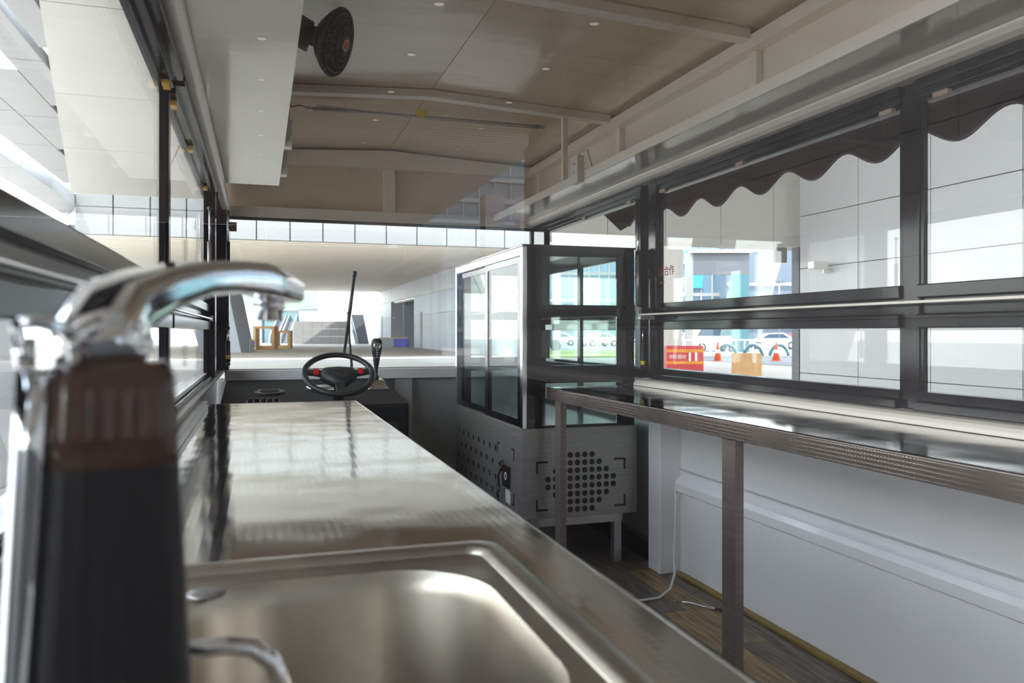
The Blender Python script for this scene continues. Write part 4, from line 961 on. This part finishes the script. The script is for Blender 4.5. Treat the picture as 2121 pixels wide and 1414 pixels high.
# ------------------------------------------------------------------ street seen to the right
def car(px, D, label, L=4.5, rz=0.0, m=M['car_white'], van=False):
    t = stand('car', label, 'car', px, D, 'parked vehicles on the street'); t.rotation_euler.z = rz - YAW
    if van:
        prof = [(-L/2, 0.35), (-L/2, 1.2), (-L/2 + 0.5, 1.95), (L/2 - 0.1, 1.95), (L/2, 1.2), (L/2, 0.35)]
        win = [(-L/2 + 0.45, 1.2), (-L/2 + 0.8, 1.75), (L/2 - 0.4, 1.75), (L/2 - 0.3, 1.2)]
    else:
        prof = [(-L/2, 0.35), (-L/2 + 0.05, 0.75), (-L/2 + 1.0, 0.92), (-L/2 + 1.7, 1.38), (L/2 - 1.5, 1.42), (L/2 - 0.7, 1.0), (L/2, 0.92), (L/2, 0.35)]
        win = [(-L/2 + 1.15, 0.95), (-L/2 + 1.75, 1.32), (L/2 - 1.55, 1.34), (L/2 - 0.95, 0.98)]
    MB().prism(prof, -0.85, 0.85, 'y').build('body', m, t, 0.05)
    MB().prism(win, -0.87, 0.87, 'y').build('side_windows', M['car_dark'], t)
    for xx in (-L/2 + 0.85, L/2 - 0.85):
        for yy in (-0.80, 0.80):
            w = MB().tube([(xx, yy - 0.1, 0.33), (xx, yy + 0.1, 0.33)], 0.33, 20).build('wheel', M['tyre'], t)
            MB().tube([(xx, yy - 0.115, 0.33), (xx, yy - 0.101, 0.33)], 0.20, 12).build('hub_cap', M['silver'], w)
car(1155, 88, 'white parked car seen through the left half of the display case')
car(1240, 84, 'white parked car seen through the right half of the display case', 4.4, 0.5)
car(1400, 92, 'white parked car behind the red cabinet', 4.5)
car(1475, 62, 'white van with dark windows beyond the traffic cone', 4.2, 0.2, van=True)
car(1600, 70, 'white parked car beyond the cardboard box', 4.5, -0.1)
car(1650, 90, 'red parked car partly hidden by the white wall', 4.3, 0.0, M['red_box'])
gx, gy = far(1200, 50)
gs_ = thing('lawn', 'bright strip of grass between plaza and street', 'lawn', (gx, gy, GZ), None, -YAW); gs_['kind'] = 'structure'
B('turf', M['grass'], gs_, -4, 7, -3, 14, -0.01, 0.05)
def cone(px, D, label):
    t = stand('traffic_cone', label, 'cone', px, D, 'traffic cones on the street')
    MB().lathe([(0.20, 0.03), (0.03, 0.98), (0.001, 0.98)], (0, 0, 0), 16).build('cone_body', M['cone'], t)
    MB().lathe([(0.146, 0.40), (0.110, 0.58)], (0, 0, 0), 16, cap=False).build('band', M['white_paint'], t)
    B('foot', M['cone'], t, -0.22, 0.22, -0.22, 0.22, 0, 0.035)
cone(1487, 41, 'orange traffic cone left of the cardboard box')
cone(1608, 41, 'orange traffic cone right of the cardboard box')
fr_ = stand('street_railing', 'low pale railing along the street', 'railing', 1500, 56)
for k in range(26):
    B('post', M['white_paint'], fr_, -7 + k * 0.6, -7 + k * 0.6 + 0.08, -0.03, 0.03, 0, 0.9)
B('top_rail', M['white_paint'], fr_, -7, 8.1, -0.04, 0.04, 0.901, 0.98)
rc = stand('red_cabinet', 'red cabinet with orange striped bands seen through the right window', 'cabinet', 1416, 27)
B('cabinet_body', M['red_box'], rc, -0.62, 0.62, -0.25, 0.25, 0.0, 1.02, 0.015)
for zz in (0.80, 0.40):
    bnd = B('striped_band', M['stripe'], rc, -0.625, 0.625, -0.262, -0.2505, zz, zz + 0.10)
    for k in range(14):
        xx = -0.62 + k * 0.089
        MB().hexa([(xx, -0.266, zz), (xx + 0.035, -0.266, zz), (xx + 0.035, -0.2625, zz), (xx, -0.2625, zz), (xx + 0.04, -0.266, zz + 0.1), (xx + 0.075, -0.266, zz + 0.1), (xx + 0.075, -0.2625, zz + 0.1), (xx + 0.04, -0.2625, zz + 0.1)]).build('stripe', M['stripe_dark'], bnd)
text('消防器材', 0.15, M['white_paint'], 'lettering', rc, (-0.26, -0.253, 0.64), (PI/2, 0, 0), 0.002)
for xx in (0.12, 0.33):
    B('white_bar', M['white_paint'], rc, xx, xx + 0.07, -0.258, -0.2505, 0.505, 0.795)
lpx, lpy = far(1376, 30)
tag(MB().hexa([(lpx, lpy, GZ), (lpx + 0.62, lpy - 0.2, GZ), (lpx + 0.8, lpy + 0.3, GZ), (lpx + 0.2, lpy + 0.5, GZ), (lpx - 0.9, lpy, z(4.0)), (lpx + 0.72, lpy - 0.2, z(4.0)), (lpx + 0.9, lpy + 0.3, z(4.0)), (lpx - 0.7, lpy + 0.5, z(4.0))]).build('leaning_pier', M['canopy'], None, 0.02), 'pale tapering pier behind the red cabinet', 'pier', None, 'structure')
cbx = stand('cardboard_box', 'brown cardboard box standing on the ground outside the right window', 'box', 1547, 25)
B('carton', M['cardboard'], cbx, -0.40, 0.38, -0.3, 0.3, 0, 0.80, 0.008); B('tape_strip', M['tape'], cbx, 0.08, 0.20, -0.304, -0.3005, 0.53, 0.80)
B('flap', M['cardboard'], cbx, -0.40, -0.01, -0.3, 0.3, 0.8005, 0.812); B('flap', M['cardboard'], cbx, 0.0, 0.38, -0.3, 0.3, 0.8005, 0.810)
gb = stand('green_barrier', 'dark green barrier with rounded arches behind the cardboard box', 'barrier', 1600, 46)
for k in range(3):
    MB().tube([(-2.6 + k * 1.5 + 0.55 * math.cos(PI * t / 10), 0, 0.75 * math.sin(PI * t / 10)) for t in range(11)], 0.10, 8).build('arch', M['teal_glass'], gb)
B('low_kerb', M['ext_white'], gb, -6.0, 3.0, -0.6, -0.2, 0, 0.12)
# buildings across the street
def facade(label, px, D, w, h, m, fins, fin_m, rows=3):
    t = stand('far_building', label, 'building', px, D, 'buildings across the street')
    B('facade', m, t, -w/2, w/2, 0, 3, 0, h)
    for k in range(fins):
        B('fin', fin_m, t, -w/2 + (k + 0.5) * w / fins - 0.12, -w/2 + (k + 0.5) * w / fins + 0.12, -0.3, -0.001, 2.0, h - 0.5)
    for r in range(rows):
        B('floor_band', fin_m, t, -w/2, w/2, -0.32, -0.301, 2.0 + r * (h - 2) / rows, 2.4 + r * (h - 2) / rows)
    return t
facade('blue glass building with white fins behind the display case', 1230, 110, 22, 13, M['blue_glass'], 16, M['fascia'])
b2 = facade('blue glass building with a cyan sign seen through the right window', 1440, 100, 11, 14, M['blue_glass'], 8, M['fascia'])
B('sign_board', M['cyan_sign'], b2, -4.5, 0.8, -0.6, -0.33, 7.0, 8.6)
text('明', 1.1, M['white_paint'], 'sign_text', b2, (-1.8, -0.62, 7.8), (PI/2, 0, 0), 0.02)
b3 = facade('pale sunlit block between the sign building and the white wall', 1600, 95, 11, 12.0, M['block_blue'], 0, M['ext_grey'], 2)
b4 = stand('gate_pavilion', 'dark teal portal frame in front of the street buildings', 'pavilion', 1500, 60)
B('portal_head', M['dark_stone'], b4, -2.4, 1.8, -0.3, 0.3, 5.8, 7.4); B('portal_leg', M['teal_glass'], b4, 0.5, 1.8, -0.3, 0.3, 0, 5.799); B('roof_edge', M['ext_white'], b4, -2.6, 1.9, -0.6, 0.5, 7.401, 7.65)
B('portal_leg', M['ext_grey'], b4, -2.9, -2.401, -0.3, 0.3, 0, 7.4)
sl_ = stand('street_lamp', 'thin street lamp in front of the pale sunlit block', 'lamp', 1614, 60)
MB().tube([(0, 0, 0), (0, 0, 5.2)], 0.05, 8).build('pole', M['ext_grey'], sl_); B('lamp_head', M['dark_stone'], sl_, -0.35, 0.35, -0.08, 0.08, 5.2, 5.32)
# boom lift placed ahead to stand in for one reflected in the glass
bm_ = stand('boom_lift', 'blue boom lift standing in for its reflection by the display case corner', 'boom lift', 1124, 62)
B('chassis', M['dark_stone'], bm_, -0.9, 1.3, -0.6, 0.6, 0.35, 0.9, 0.03); B('turret', M['lift_blue'], bm_, -0.6, 0.9, -0.5, 0.5, 0.905, 2.1, 0.2)
MB().tube([(-0.9, 0, 1.8), (0.6, 0, 2.9), (2.2, 0, 3.7)], 0.22, 8).build('boom', M['lift_blue'], bm_)
for xx in (-0.6, 1.0):
    for yy in (-0.62, 0.5): MB().tube([(xx, yy, 0.4), (xx, yy + 0.15, 0.4)], 0.4, 16).build('wheel', M['tyre'], bm_)

# ------------------------------------------------------------------ behind the photographer (mirrored in the rear pane)
rb = thing('far_building', 'blue glazed building behind the truck, mirrored in the rear pane', 'building', (34, -75, GZ), None, 0)  # rear building behind the truck, not one on the street
B('facade', M['blue_glass'], rb, -20, 20, -4, 0, 0, 26)
for k in range(26): B('mullion', M['ext_blue'], rb, -20 + k * 1.6, -20 + k * 1.6 + 0.14, 0.001, 0.2, 0, 26)
for k in range(12): B('floor_band', M['ext_blue'], rb, -20, 20, 0.201, 0.35, 1.5 + k * 2.1, 1.9 + k * 2.1)
for x in (9.9, 11.6):
    tag(B('plaza_column', M['ext_white'], None, x, x + 0.9, -36, -35, GZ, z(HC) - 0.01), 'white column behind the truck, mirrored in the rear pane', 'column', 'white columns behind the truck', 'structure')
hall = struct('added_backdrop', 'dark wall added behind the truck to dim the rear pane reflection', 'wall')  # added wall, dark so the rear pane mirrors less light
for k in range(12):
    B('backdrop_panel', M['hall'], hall, -32 + k * 3.6, -32 + k * 3.6 + 3.59, -50.5, -50.0, GZ, z(HC) - 0.01)
B('added_paving', M['dark_paving'], hall, -32, 8.15, -50, -0.6, GZ - 0.011, GZ + 0.003)  # added dark ground, cuts the veil over the lower half of the view
